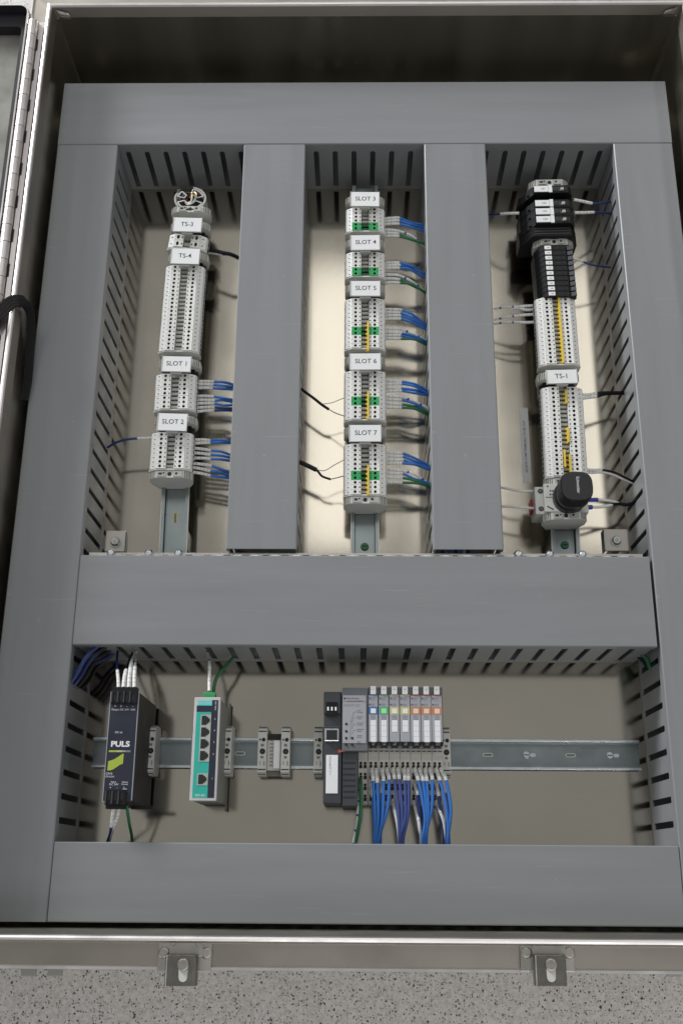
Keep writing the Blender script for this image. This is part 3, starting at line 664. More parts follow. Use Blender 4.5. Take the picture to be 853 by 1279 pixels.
# paper strip on the panel
a_, c_ = at(655, 556, .5), at(659, 556, .5)
p0, p1 = at(653.3, 509.5, .3), at(658.2, 603, .3)
rz = math.atan2((p1-p0).x, -(p1-p0).y); L = (p1-p0).length; cxm = (p0+p1)/2
o = thing('paper_label', (cxm.x, cxm.y, .1), 'narrow white printed paper strip stuck on the metal panel', 'paper label', None, rz)
inst('strip', MB().box(-5.6, 5.6, -L/2, L/2, .05, .35, 'paper').mesh('strip'), o, (0, 0, 0))
text('lettering', 'SENSOR COM/TERMINALS TO BE CUT', 0, -2, .45, 4.3, 'ink_soft', o, rz=math.pi/2, local=True, bold=.05)

# ------------------------------------------------------------------ lower bay: end clamps
_b = MB(); 
_b.prism([(-28, 8), (-28, 30), (-24, 37), (24, 37), (28, 30), (28, 8), (20, 2), (-20, 2)], -5, 5, 'x', 'beige_grey')
for s in (-1, 1):
    for k in range(3): _b.box(-4.4, 4.4, s*(21.4+k*2.4)-.55, s*(21.4+k*2.4)+.55, 37 if k < 1 else 35.5-k*1.5, 37.5 if k < 1 else 37.2-k*1.8, 'hole')
_b.cyl(1.4, 12, 37, 37.3, 2.2, 'hole', 10); _b.cyl(-2.6, 12, 37, 37.3, 1.1, 'hole', 8); _b.cyl(.4, -1.2, 37, 37.3, 3.3, 'hole', 12); _b.cyl(.4, -1.2, 37.3, 37.5, 1.4, 'plc_dark', 8)
_b.box(-1.6, 1.8, 4.4, 7.2, 37, 37.25, 'groove'); _b.box(-1.6, 1.8, -9, -6.4, 37, 37.25, 'groove'); _b.box(2, 3.2, -17, -12, 37, 37.2, 'ink_soft'); _b.box(-3, -1, -16, -12, 37, 37.2, 'grey_plastic')
CL = _b.mesh('body')
for u, lab in ((188, 'grey end clamp beside the dark blue power supply'), (244, 'grey end clamp half hidden left of the turquoise network switch'), (283.5, 'grey end clamp right of the turquoise network switch'),
               (327.5, 'left one of the two grey clamps holding the blank marker block'), (356.5, 'right one of the two grey clamps holding the blank marker block'),
               (397.5, 'grey end clamp at the left side of the input output station'), (557, 'grey end clamp at the right side of the input output station')):
    p = at(u, 940, 37); o = thing('end_clamp', (p.x, RY0, 0), lab, 'end clamp', 'grey end clamps on the lower rail'); inst('body', CL, o, (0, 0, 0))
p, q = at(333, 962, 32), at(351, 924, 32)
o = thing('marker_block', ((p.x+q.x)/2, RY0, 8), 'small beige block with white strip between two clamps', 'marker block')
b = MB(); b.box(p.x, q.x, p.y, q.y, 8, 30, 'point_base'); b.box(p.x, q.x, q.y, q.y+8, 8, 22, 'charcoal'); b.box(p.x, q.x, p.y-6, p.y, 8, 24, 'groove'); b.build('body', o, bevel=.6)
b = MB(); b.box(q.x-8, q.x-.5, p.y+2, q.y-1, 30, 33, 'label'); b.build('marker_strip', o, bevel=.4)
b = MB()
for k in range(8): b.box(p.x+3, q.x-9, p.y+5+k*4, p.y+6.3+k*4, 30.05, 30.4, 'groove')
b.build('rib', o)

# ------------------------------------------------------------------ power supply
ZP = 115.0
x0, x1, y0, y1 = -266.6, -236.4, 66.2, 181.6
o = thing('power_supply', ((x0+x1)/2, RY0, 8), 'slim dark blue power supply with lime green wave sign', 'power supply')
MB().box(x0, x1, y0, y1, 9, ZP-2, 'charcoal').build('housing', o, bevel=.8)
MB().box(x0, x1, y0, y1, ZP-2, ZP, 'navy').build('front_plate', o)
b = MB(); b.box(x0-.5, x0+.25, y0, y1, ZP-3, ZP+.25, 'device_edge'); b.box(x1-.25, x1+.5, y0+1, y1, ZP-3, ZP+.25, 'device_edge'); b.box(x0, x0+8.5, y0-.6, y0+.2, ZP-2, ZP+.2, 'device_edge'); b.build('edge_trim', o)
def conn(xc, n, ya, yb, nm, sgn):
    b = MB(); w = 6.6; X0 = xc-n*w/2
    b.box(X0-1, X0+n*w+1, ya, yb, ZP, ZP+3, 'black')
    for k in range(n):
        b.box(X0+k*w+1.9, X0+(k+1)*w-1.9, ya+(2.5 if sgn > 0 else 5), yb-(5 if sgn > 0 else 3), ZP+3, ZP+3.2, 'hole')
        b.box(X0+k*w-.6, X0+k*w+.9, ya+1, yb-1, ZP+3, ZP+4.6, 'plc_dark')
    e0, e1 = (yb, yb+4) if sgn > 0 else (ya-4, ya)
    b.box(X0, X0+n*w, e0, e1, ZP-10, ZP+1, 'black')
    b.build(nm, o, bevel=.4)
cx = (x0+x1)/2
conn(cx-.2, 4, 168.5, 182.5, 'plug', 1); conn(cx-1.6, 3, 62.5, 77.5, 'plug', -1)
MB().box(x1-8, x1+16, 60.5, 64.2, 70, 76, 'black').build('release_tab', o)
zz = ZP+.12
for k, s in enumerate('++--'): text('lettering', s, cx-9.6+k*6.4, 165.8, zz, 4.6, 'label', o)
text('lettering', 'Output DC 24V  3.8A', cx-.2, 162.2, zz, 2.75, 'label', o, sx=1.05)
text('lettering', 'DC ok', cx-3.5, 137.8, zz, 2.9, 'label', o)
text('lettering', 'PULS', cx-1.0, 125.3, zz, 8.0, 'label', o, sx=1.17, bold=.3)
b = MB(); b.box(cx-12.6, cx+1.5, 117.0, 118.9, ZP, ZP+.1, 'lime'); b.box(cx+1.5, cx+10.6, 117.0, 118.9, ZP, ZP+.1, 'ink_soft'); b.build('stripe', o)
text('lettering', 'DIMENSION', cx+.5, 118, zz+.05, 1.7, 'label', o)
top = [(cx-12.4, 107.5), (cx-9.5, 108.3), (cx-6.5, 109.4), (cx-2.4, 112.0), (cx+1.2, 114.6), (cx+3.6, 115.6)]
bot = [(cx+3.4, 104.8), (cx+.6, 104.0), (cx-3, 101.4), (cx-6.8, 98.9), (cx-9.6, 97.9), (cx-12.8, 97.8)]
b = MB(); b.prism(top+bot, ZP+.02, ZP+.15, 'z', 'lime'); b.build('wave_sign', o)
text('lettering', 'CP10', cx-10.6, 94.4, zz, 3.2, 'label', o); text('lettering', 'CP10.241', cx-9.4, 91.4, zz, 2.5, 'label', o)
text('lettering', 'Input', cx-5.2, 86.1, zz, 2.7, 'label', o); text('lettering', 'DC 24V', cx-4.6, 83.4, zz, 2.9, 'label', o)
text('lettering', 'Chassis\nGround', cx+7, 84.8, zz, 2.2, 'label', o)
for k, s in enumerate(('+', '-', '\u22a5')): text('lettering', '+' if k == 0 else '-' if k == 1 else 'I', cx-8.0+k*7.2, 80.0, zz, 3.6, 'label', o)
b = MB(); b.box(cx+5.0, cx+9.4, 78.5, 79.1, ZP, ZP+.1, 'label'); b.build('earth_mark', o)

# ------------------------------------------------------------------ network switch
ZM = 100.0
x0, x1, y0, y1 = -177.6, -148.6, 68.0, 178.4
o = thing('network_switch', ((x0+x1)/2, RY0, 8), 'slim network switch with turquoise face and five sockets', 'network switch')
MB().box(x0+.8, x1-.8, y0+.8, y1-.8, 9, ZM-3, 'housing_grey').build('housing', o, bevel=.8)
MB().box(x0, x1, y0, y1, ZM-3, ZM, 'housing_white').build('front_frame', o, bevel=1.0)
fx0, fx1, fy0, fy1 = x0+3, x1-2.6, y0+3.2, y1-3.2
xm = fx0+16.2
b = MB(); b.box(fx0, xm, fy0, fy1-13, ZM+.02, ZM+.3, 'teal'); b.build('turquoise_panel', o)
b = MB(); b.box(xm, fx1, fy0, fy1, ZM+.02, ZM+.3, 'navy'); b.box(fx0, xm, fy1-13, fy1-6, ZM+.02, ZM+.3, 'navy'); b.build('dark_panel', o)
b = MB(); b.box(fx0+1, xm+.5, fy1-6, fy1-.6, ZM+.02, ZM+.45, 'teal_light'); b.build('badge', o)
text('lettering', 'MOXA', fx0+8.5, fy1-3.3, ZM+.5, 4.0, 'housing_white', o, sx=1.2)
text('lettering', 'EDS-205', fx0+8.3, fy0+2.6, ZM+.35, 3.0, 'label', o)
for k, s in enumerate(('PWR', '1', '2')): pass
for yv, s in ((fy1-3.5, '10M'), (fy1-8.5, 'PWR')): text('lettering', s, xm+4.6, yv, ZM+.35, 2.2, 'label', o, rz=math.pi/2)
def jack(b_x, yc, h=12.6):
    b = MB(); X0, X1 = b_x, b_x+11.4
    b.box(X0, X1, yc-h/2, yc+h/2, ZM+.3, ZM+.8, 'grey_plastic')
    b.prism([(X0+1.2, yc-5), (X0+6.6, yc-5), (X0+6.6, yc-3.6), (X0+8.6, yc-3.6), (X0+8.6, yc-2), (X0+10.2, yc-2), (X0+10.2, yc+2), (X0+8.6, yc+2), (X0+8.6, yc+3.6), (X0+6.6, yc+3.6), (X0+6.6, yc+5), (X0+1.2, yc+5)], ZM+.82, ZM+.95, 'z', 'hole')
    j = b.build('socket', o)
for k in range(4):
    jack(xm-11.2, fy1-22.2-k*12.6); text('lettering', str(5-k), xm+4.4, fy1-20.5-k*12.6, ZM+.35, 2.6, 'label', o)
jack(xm-11.8, fy0+19.2); text('lettering', '1', xm+4.4, fy0+20, ZM+.35, 2.6, 'label', o)
MB().box(x0+9, x0+22, y1-1, y1+6, ZM-16, ZM-4, 'green').build('green_plug', o, bevel=.6)
MB().box(x1-1, x1+.6, y0-6, y1+6, 6, 14, 'groove').build('mount_bar', o)

# ------------------------------------------------------------------ input output station
ZA = 76.0
def PB(b, u0, u1, v0, v1, z0, z1, m):
    a, c = at(u0, v1, z1), at(u1, v0, z1); b.box(a.x, c.x, a.y, c.y, z0, z1, m); return (a.x, c.x, a.y, c.y)
pa = at(425, 932, ZA)
o = thing('network_adapter', (pa.x, RY0, 8), 'dark grey network adapter at the left end of the station', 'network adapter')
b = MB(); ax0, ax1, ay0, ay1 = PB(b, 403.2, 427, 864, 1003, 8, ZA-4, 'plc_dark'); b.build('left_housing', o, bevel=.8)
b = MB(); PB(b, 404, 425, 864.5, 891, ZA-4, ZA, 'plc_dark'); PB(b, 404, 425, 907, 909, ZA-4, ZA-2, 'plc_dark'); b.build('raised_panel', o, bevel=.6)
b = MB(); X0, X1, Y0, Y1 = PB(b, 427, 459.3, 859, 938, 8, ZA, 'plc_grey'); b.build('right_housing', o, bevel=.8)
b = MB(); PB(b, 427, 447, 938.2, 1006.5, 8, ZA-5, 'plc_dark'); b.build('vent_housing', o, bevel=.8)
b = MB()
for k in range(7):
    v = 952+k*7.15; PB(b, 428.5, 444, v, v+2.2, ZA-5.02, ZA-4.8, 'hole')
b.build('vent_slot', o)
b = MB(); q = PB(b, 407, 422, 877, 893, ZA-2, ZA+.6, 'black'); b.build('address_window', o)
for k in range(3):
    cx = q[0]+(q[1]-q[0])*(.18+.32*k); MB().box(cx-1, cx+1, (q[2]+q[3])/2-2.2, (q[2]+q[3])/2+1.8, ZA+.6, ZA+.9, 'label').build('dial', o)
b = MB(); q = PB(b, 405.2, 423.2, 910, 925.4, ZA-4, ZA+.4, 'zinc_bright'); b.build('port_frame', o, bevel=.4)
b = MB(); PB(b, 407.6, 421.4, 911.8, 924.0, ZA+.42, ZA+.6, 'hole'); b.build('port_opening', o)
b = MB(); q = PB(b, 406.8, 422.2, 943, 991, ZA-4, ZA-3.2, 'label'); lb = b.build('white_sticker', o, bevel=.3)
text('lettering', '| | || | ||| 88KZHN2', q[0]+4.6, q[2]+30, ZA-3.1, 2.6, 'ink_soft', o, rz=math.pi/2)
b = MB(); q = at(424, 938, ZA); b.cyl(q.x, q.y, ZA-4, ZA-1.5, 1.9, 'band_red', 12); b.box(q.x, q.x+6, q.y-.5, q.y+.7, ZA-4, ZA-1.6, 'band_orange'); b.build('orange_latch', o)
b = MB(); q = PB(b, 427.9, 457.3, 868.5, 928.2, ZA, ZA+.7, 'plc_face'); fp = b.build('face_plate', o, bevel=.3)
fx, fy = q[0], q[3]; z_ = ZA+.8
b = MB(); b.box(fx+1.2, fx+3, fy-4.6, fy-2.6, z_, z_+.05, 'ink'); b.box(fx+1, fx+25.5, fy-7.3, fy-6.9, z_, z_+.05, 'band_red'); b.build('logo', o)
text('lettering', 'Allen-Bradley', fx+4, fy-3.6, z_, 2.6, 'ink', o, align='LEFT')
text('lettering', 'EtherNet/IP ADAPTER', fx+5, fy-6.6, z_+.06, 1.9, 'ink', o, align='LEFT')
text('lettering', 'POINT I/O', fx+1.2, fy-11.6, z_, 3.9, 'ink_soft', o, align='LEFT')
for k, s in enumerate(('Link 1\nActivity', 'Module\nStatus', 'Network\nActivity', 'Network\nStatus', 'System\nPower', 'Field\nPower')):
    text('lettering', s, fx+16, fy-18-k*6.9, z_, 2.0, 'ink', o, align='LEFT')
for k, (dx, dy) in enumerate(((4, 32), (4, 40), (4, 47.4), (4, 54.5), (10.6, 47.4), (10.6, 54.5))):
    b = MB(); b.cyl(fx+dx, fy-dy, z_-.1, z_+.3, 1.5, 'ink', 8); b.build('status_light', o)
b = MB()
b.tube([(fx+8, fy-48, z_), (fx+9, fy-28, z_), (fx+12, fy-19, z_), (fx+15, fy-18, z_)], .18, 'ink_soft', 4)
for k in (1, 2, 3): b.tube([(fx+10, fy-25-6*k, z_), (fx+12, fy-18-k*6.9, z_), (fx+15, fy-18-k*6.9, z_)], .15, 'ink_soft', 4)
b.build('leader_line', o)
# adapter's own terminal base
def termbase(u0, u1, o, rows, firstrow=968.0):
    b = MB(); a, c = at(u0, 1005, 44), at(u1, 931, 60)
    X0, X1 = at(u0, 960, 50).x+.12, at(u1, 960, 50).x-.12
    ys = [at(450, v, z).y for v, z in ((931, 60), (941, 60), (949, 52), (1005, 42))]
    b.prism([(ys[3], 8), (ys[3], 42), (ys[2], 52), (ys[1]-1.5, 60), (ys[0], 60), (ys[0], 8)], X0, X1, 'x', 'point_base'); b.build('terminal_base', o, bevel=.5)
    b = MB(); w = X1-X0
    for v in (934, 938):
        yy = at(450, v, 60).y; b.box(X0+.8, X0+w*.42, yy-.6, yy+.6, 60.02, 60.2, 'plc_dark'); b.box(X0+w*.55, X1-.8, yy-.6, yy+.6, 60.02, 60.2, 'plc_dark')
    b.build('groove', o)
    b = MB()
    for r in range(rows):
        for cc in (.28, .74):
            X = X0+w*cc; v = firstrow-14.8+r*13.6; t = (v-949)/(1005-949); z = 52-10*t
            y = at(450, v, z).y; b.cyl(X, y, z-1, z+.35, 1.7, 'hole', 8); y2 = at(450, v+4.2, z-.6).y; b.box(X-1.7, X+1.7, y2-1.9, y2+1.9, z-2, z-.35, 'hole')
    b.build('wire_entry', o)
termbase(447.2, 459.2, o, 4)
bands = ['band_blue', 'band_green', 'band_yellow', 'band_yellow', 'band_orange', 'band_orange', 'band_orange']
names = ['blue banded I/O module, first of the seven', 'green banded I/O module beside the blue one', 'left one of the two yellow banded I/O modules', 'right one of the two yellow banded I/O modules',
         'left one of the three orange banded I/O modules', 'middle one of the three orange banded I/O modules', 'right one of the three orange banded I/O modules']
for k in range(7):
    u0 = 459.4+k*13.28; u1 = u0+13.28; bd = bands[k]
    pc = at((u0+u1)/2, 930, ZA); o = thing('input_output_module', (pc.x, RY0, 8), names[k], 'i/o module', 'seven slim modules side by side on the lower rail')
    b = MB(); X0, X1, Y0, Y1 = PB(b, u0+.25, u1-.25, 858.5, 931, 8, ZA-3, 'plc_grey'); b.build('housing', o, bevel=.5)
    xc = (X0+X1)/2; w = X1-X0
    b = MB(); PB(b, u0+.7, u1-1.0, 868, 926.5, ZA-3, ZA-1, 'plc_face'); b.build('face', o, bevel=.3)
    yy = lambda v: at(500, v, ZA-1).y
    b = MB(); b.box(xc-3.1, xc+3.1, yy(867.5), yy(857.3), ZA-3, ZA+1, 'label'); b.build('marker_tab', o, bevel=.5)
    text('lettering', '1234567'[k], xc, yy(861.5), ZA+1.1, 3.6, 'ink_soft', o, rz=math.pi/2)
    b = MB(); zf = ZA-.98
    b.box(X0+.6, X1-.8, yy(868.8), yy(867.8), zf, zf+.1, 'band_red' if k > 3 else bd)
    b.box(X0+.7, X1-1, yy(892.5), yy(883), zf, zf+.15, bd); b.build('colour_band', o)
    b = MB(); b.box(xc-2.9, xc+2.9, yy(891), yy(885), zf+.15, zf+.35, ['label', 'tint_green', 'label', 'label', 'tint_peach', 'tint_peach', 'tint_peach'][k]); b.build('status_window', o)
    b = MB(); b.box(xc-3.1, xc+3.1, yy(914 if bd == 'band_yellow' else 927), yy(899.5), zf, zf+.3, 'label'); b.build('white_marker', o)
    b = MB()
    for q in range(1, 4 if bd != 'band_yellow' else 2): b.box(xc-3.1, xc+3.1, yy(899.5+q*6.8+.3), yy(899.5+q*6.8), zf+.31, zf+.33, 'plc_face')
    for q, (va, sz) in enumerate(((871.5, .9), (873.8, .7), (879.2, .9), (881.2, .7), (894, .8), (896, .8), (898, .8))):
        xo = X0+1.2 if q < 4 else xc-2.8
        b.box(xo+(1.8 if q < 4 else 0), xo+(7.2 if q < 4 else 5.6)-random.random(), yy(va+sz), yy(va), zf, zf+.06, 'ink_soft')
        if q in (0, 2): b.box(xo, xo+1.3, yy(va+2), yy(va), zf, zf+.06, 'ink')
    b.build('fine_print', o)
    b = MB(); b.prism([(X0+.6, yy(926.8)), (X0+1.2, yy(931)), (xc-2, yy(933.4)), (xc+2, yy(933.4)), (X1-1.2, yy(931)), (X1-.6, yy(926.8))], ZA-9, ZA-.6, 'z', 'black'); b.build('latch', o)
    text('lettering', ('1734\nIB8', '1734\nOB8', '1734\nIE4C', '1734\nIE4C', '1734\nOW4', '1734\nOW4', '1734\nOW4')[k], xc, yy(929.2), ZA-.5, 1.9, 'plc_face', o)
    termbase(u0, u1, o, 4)

# ------------------------------------------------------------------ wires
def wire(pts, col, label, sleeve=None, r=1.55, rs=1.95, ticks=None, scol='sleeve', group='wires plugged into the terminals'):
    """pts: points in mm. The first `sleeve` of them carry a printed marker sleeve."""
    P = [Vector(p) for p in pts]
    o_ = tuple(P[0]); sp = spline(P, 7)
    tk = (lambda i: 'ferrule_blue' if i % 7 in (3,) else col) if ticks else None
    w = MB(); w.tube(sp, r, col, 8, mats=tk)
    ob = w.build('wire', None, smooth=True, org=o_); tag(ob, label, 'wire', group)
    if sleeve:
        n = 7*(sleeve-1)+1
        MB().tube(sp[:n], rs, scol, 8, mats=(lambda i: 'sleeve_mark' if scol == 'sleeve' and i % 5 in (1, 3) and i > 2 else scol)).build('marker_sleeve', ob, smooth=True)
    return ob
WSTRIP = {'SLOT 1': 'upper left column SLOT', 'SLOT 2': 'lowest left column', 'SLOT 3': 'topmost middle column', 'SLOT 4': 'second middle column', 'SLOT 5': 'third middle column', 'SLOT 6': 'fourth middle column', 'SLOT 7': 'lowest middle column'}
def bundle(region, zs, rows, where, z=(56, 54, 46), x=None, r=1.75, inward=None, side='right'):
    """wires that leave a strip sideways: rows of (start y, sleeve end y, end y, colour) in the enlarged photo"""
    ox, oy, k = region; xs = x
    for i, (ya, yb, yc, c) in enumerate(rows):
        U = lambda X, Y, Z: at(ox+X/k, oy+Y/k, Z)
        a = U(xs[0], ya, z[0]); b_ = U(xs[1], yb, z[1]); m = U(xs[1]*.5+xs[2]*.5, yb*.62+yc*.38, (z[1]+z[2])/2+3); e = U(xs[2], yc, z[2])
        e2 = e+(e-m)*.5+Vector((0, 0, -4))
        J = lambda s_: Vector((random.gauss(0, s_), random.gauss(0, s_), random.gauss(0, s_)))
        b_ += J(.5); m += J(1.0); e += J(1.1)
        a0 = a+(a-b_)*.15; a0.z -= 3
        colr = {'b': 'blue', 'v': 'blue_violet', 'd': 'blue_dark', 'g': 'green_wire', 'w': 'white_wire'}[c]
        nm = {'b': 'blue', 'v': 'violet blue', 'd': 'dark blue', 'g': 'green', 'w': 'blue ticked white'}[c]
        o = wire([a0, a.lerp(b_, .5), b_, m, e, e2], colr, '%s wire, %s from the top, %s of the %s strip' % (nm, ordn[i], side, WSTRIP[where]), sleeve=3, r=r, rs=2.0, ticks=(c == 'w'), scol='sleeve')
Z4, Z5, Z6, Z3, Z7, Z8 = (110, 440, 4.265), (360, 200, 4.265), (360, 440, 4.265), (110, 200, 4.265), (600, 200, 4.265), (600, 440, 4.265)
bundle(Z4, 0, [(152,157,172,'b'), (167,173,183,'b'), (187,190,196,'b'), (230,240,258,'b'), (250,257,270,'b'), (270,275,286,'b'), (292,293,295,'d'), (313,313,313,'d')], 'SLOT 1', x=(575, 672, 775))
bundle(Z4, 0, [(463,467,476,'b'), (483,483,486,'b'), (507,522,548,'b'), (532,543,562,'b'), (560,567,576,'b'), (588,607,648,'b'), (610,630,662,'b'), (635,656,676,'b')], 'SLOT 2', x=(560, 655, 760))
bundle(Z5, 0, [(308,311,352,'b'), (323,325,366,'b'), (338,340,380,'b'), (366,378,440,'w'), (383,393,446,'g'), (401,408,452,'g')], 'SLOT 3', x=(510, 592, 716))
bundle(Z5, 0, [(545,548,595,'b'), (560,562,606,'b'), (574,576,618,'b'), (606,618,684,'w'), (626,636,694,'g'), (650,652,704,'g')], 'SLOT 4', x=(512, 594, 716))
bundle(Z5, 0, [(790,797,868,'b'), (808,812,878,'b'), (825,828,886,'b'), (843,846,894,'b'), (895,904,952,'w'), (913,920,962,'b'), (931,935,970,'b'), (948,952,978,'g')], 'SLOT 5', x=(514, 600, 722))
bundle(Z6, 0, [(148,155,206,'b'), (168,172,214,'b'), (187,190,222,'b'), (205,207,229,'b'), (230,238,300,'w'), (250,255,312,'b'), (270,273,320,'g'), (292,294,327,'g')], 'SLOT 6', x=(516, 606, 736))
bundle(Z6, 0, [(531,538,600,'b'), (551,555,608,'b'), (571,574,616,'b'), (590,592,624,'b'), (620,632,700,'w'), (643,650,708,'b'), (666,670,715,'g'), (690,692,720,'g')], 'SLOT 7', x=(520, 609, 748))
def W(reg, pts):   # (x, y, z) in the enlarged photo -> mm
    return [at(reg[0]+x/reg[2], reg[1]+y/reg[2], z) for x, y, z in pts]
G2 = 'single wires at the terminals'
wire(W(Z4, [(352,456,56), (310,458,56), (265,459,55), (205,465,54), (150,482,50), (105,508,44)]), 'blue_dark', 'lone blue wire leaving the left side of the SLOT 2 strip', 3, group=G2)
wire(W(Z3, [(620,478,52), (670,482,54), (722,494,56), (760,502,55), (805,522,48)]), 'black', 'black cable with two white sleeves right of TS-4', 3, r=2.6, rs=2.2, group=G2)
wire(W(Z3, [(615,492,48), (665,496,50), (718,502,54), (745,503,54)]), 'black', 'short black wire with white sleeve just under the TS-4 cable', 3, r=1.4, rs=1.7, group=G2)
wire(W(Z7, [(205,283,70), (150,284,66), (105,287,60), (70,290,55), (30,292,48)]), 'blue_dark', 'lone blue wire leaving the left side of the black breakers', 3, group=G2)
wire(W(Z7, [(495,210,84), (540,219,80), (592,230,74), (630,231,68), (690,222,58)]), 'blue_dark', 'upper blue wire right of the black breakers', 3, group=G2)
wire(W(Z7, [(498,280,84), (550,280,78), (602,278,72), (650,280,64), (700,286,56)]), 'blue_dark', 'lower blue wire right of the black breakers', 3, group=G2)
wire(W(Z7, [(480,522,62), (515,530,60), (545,541,58), (600,560,54), (690,572,46)]), 'blue_dark', 'thin blue wire right of the black fuse terminals', 3, r=1.2, rs=1.4, group=G2)
for i, ys in enumerate(((775,780,792), (822,828,850), (863,864,872))):
    wire(W(Z7, [(290,ys[0],56), (245,ys[0]+2,55), (202,ys[1],54), (140,ys[1]*.4+ys[2]*.6-4,50), (70,ys[2],44)]), 'white_wire', ('upper', 'middle', 'lower')[i]+' ticked white wire of the three left of the long yellow jumper', 3, ticks=True, group=G2)
    if i == 0: wire(W(Z7, [(290,795,54), (245,798,54), (205,790,53), (160,790,50)]), 'white_wire', 'short white wire tucked under the upper one left of the yellow jumper', 3, group=G2)
wire(W(Z8, [(540,226,56), (575,226,55), (617,218,54), (680,214,50), (760,214,42)]), 'black', 'black wire with white sleeve right of the TS-1 strip, upper of a pair', 3, r=1.9, group=G2)
wire(W(Z8, [(540,246,54), (575,241,54), (617,236,53), (670,222,49), (760,220,40)]), 'black', 'black wire with white sleeve right of the TS-1 strip, lower of a pair', 3, r=1.9, group=G2)
wire(W(Z8, [(552,624,56), (600,628,56), (645,627,54), (710,640,50), (770,668,46), (815,692,42)]), 'black', 'dark wire leaving just above the round black socket', 3, group=G2)
wire(W(Z8, [(552,640,54), (600,640,54), (645,639,53), (705,652,49), (765,680,45), (812,698,41)]), 'white_wire', 'white wire leaving just above the round black socket', 3, group=G2)
wire(W(Z8, [(318,742,58), (280,741,58), (262,740,56), (200,737,54), (110,720,48)]), 'white_wire', 'upper white wire with blue ferrule left of the socket base', 2, r=1.7, rs=3.0, scol='ferrule_blue', group=G2)
wire(W(Z8, [(318,833,58), (284,832,58), (266,830,56), (200,825,54), (110,820,48)]), 'white_wire', 'lower white wire with blue ferrule left of the socket base', 2, r=1.7, rs=3.0, scol='ferrule_blue', group=G2)
wire(W(Z8, [(575,786,58), (600,786,58), (622,786,57), (680,790,54), (735,803,50)]), 'white_wire', 'upper white wire with blue ferrule right of the round socket', 3, r=1.7, rs=2.6, scol='ferrule_blue', group=G2)
wire(W(Z8, [(545,828,58), (570,826,58), (592,825,57), (640,824,55), (700,812,52)]), 'white_wire', 'lower white wire with blue ferrule right of the round socket', 3, r=1.9, rs=3.0, scol='ferrule_blue', group=G2)
wire(W(Z8, [(690,813,52), (735,806,50), (775,812,47), (825,800,40)]), 'black', 'black cable joining the two white wires right of the socket', None, r=2.2, group=G2)
# screened cables on the left of SLOT 6 and SLOT 7
for nm, pc, th, t1, t2 in (('SLOT 6', [(70,195,50), (95,215,52), (140,248,52), (180,280,50), (216,304,46)], None, [(175,277,50), (235,268,52), (285,248,54), (345,230,60)], [(214,303,46), (255,325,48), (305,342,54)]),
                       ('SLOT 7', [(60,585,50), (85,595,52), (150,627,52), (180,660,48), (226,677,46)], 1, [(150,625,50), (195,630,50), (250,598,52), (355,543,60)], [(222,677,46), (262,668,48), (305,656,54)])):
    o = wire(W(Z6, pc), 'black', 'black screened cable with bare leads left of the %s strip' % WSTRIP[nm], None, r=1.5 if th else 1.9, group='black screened cables entering from the left')
    if th: MB().tube(spline(W(Z6, pc[:3]), 6), [1.6]*3+[3.0]*10 if 0 else 3.0, 'rubber', 8).build('shrink_sleeve', o, smooth=True)
    MB().tube(spline(W(Z6, t1), 6), .55, 'bare', 6).build('bare_lead', o, smooth=True)
    MB().tube(spline(W(Z6, t2), 6), .7, 'bare', 6).build('bare_lead', o, smooth=True)
# power supply and switch wires
L1 = (60, 790, 3.159)
G3 = 'wires at the power supply and the switch'
wire(W(L1, [(279,218,104), (278,185,98), (275,150,88), (273,110,70), (276,70,55)]), 'blue_dark', 'blue wire, leftmost of four on top of the power supply', 3, group=G3)
wire(W(L1, [(299,218,104), (302,185,98), (309,148,88), (322,112,70), (335,80,55)]), 'black', 'black wire, second of four on top of the power supply', 3, rs=2.3, group=G3)
wire(W(L1, [(320,218,104), (322,180,98), (330,118,82), (338,95,65), (350,75,55)]), 'white_wire', 'white wire, third of four on top of the power supply', 3, rs=2.3, group=G3)
wire(W(L1, [(342,218,104), (342,180,98), (344,135,86), (346,105,68), (340,75,55)]), 'white_wire', 'white wire, rightmost of four on top of the power supply', 3, ticks=True, rs=2.3, group=G3)
wire(W(L1, [(263,685,104), (256,725,98), (251,765,88), (246,795,70), (232,835,50)]), 'blue_dark', 'white sleeved wire under the power supply, left of the pair', 3, group=G3)
wire(W(L1, [(284,685,104), (276,725,98), (263,760,88), (252,795,70), (240,835,50)]), 'white_wire', 'white sleeved wire under the power supply, right of the pair', 3, group=G3)
wire(W(L1, [(311,680,100), (315,710,92), (322,755,78), (331,800,60), (333,835,48)]), 'green_wire', 'green earth wire hanging from the power supply', None, r=1.7, group=G3)
wire(W(L1, [(637,232,90), (637,190,84), (638,130,74), (634,95,62), (626,60,50)]), 'white_wire', 'ticked white wire rising from the green plug of the switch', 3, ticks=True, group=G3)
wire(W(L1, [(652,262,60), (656,215,60), (668,175,58), (700,135,54), (730,100,46)]), 'green_wire', 'green earth wire curving up behind the network switch', None, r=2.0, group=G3)
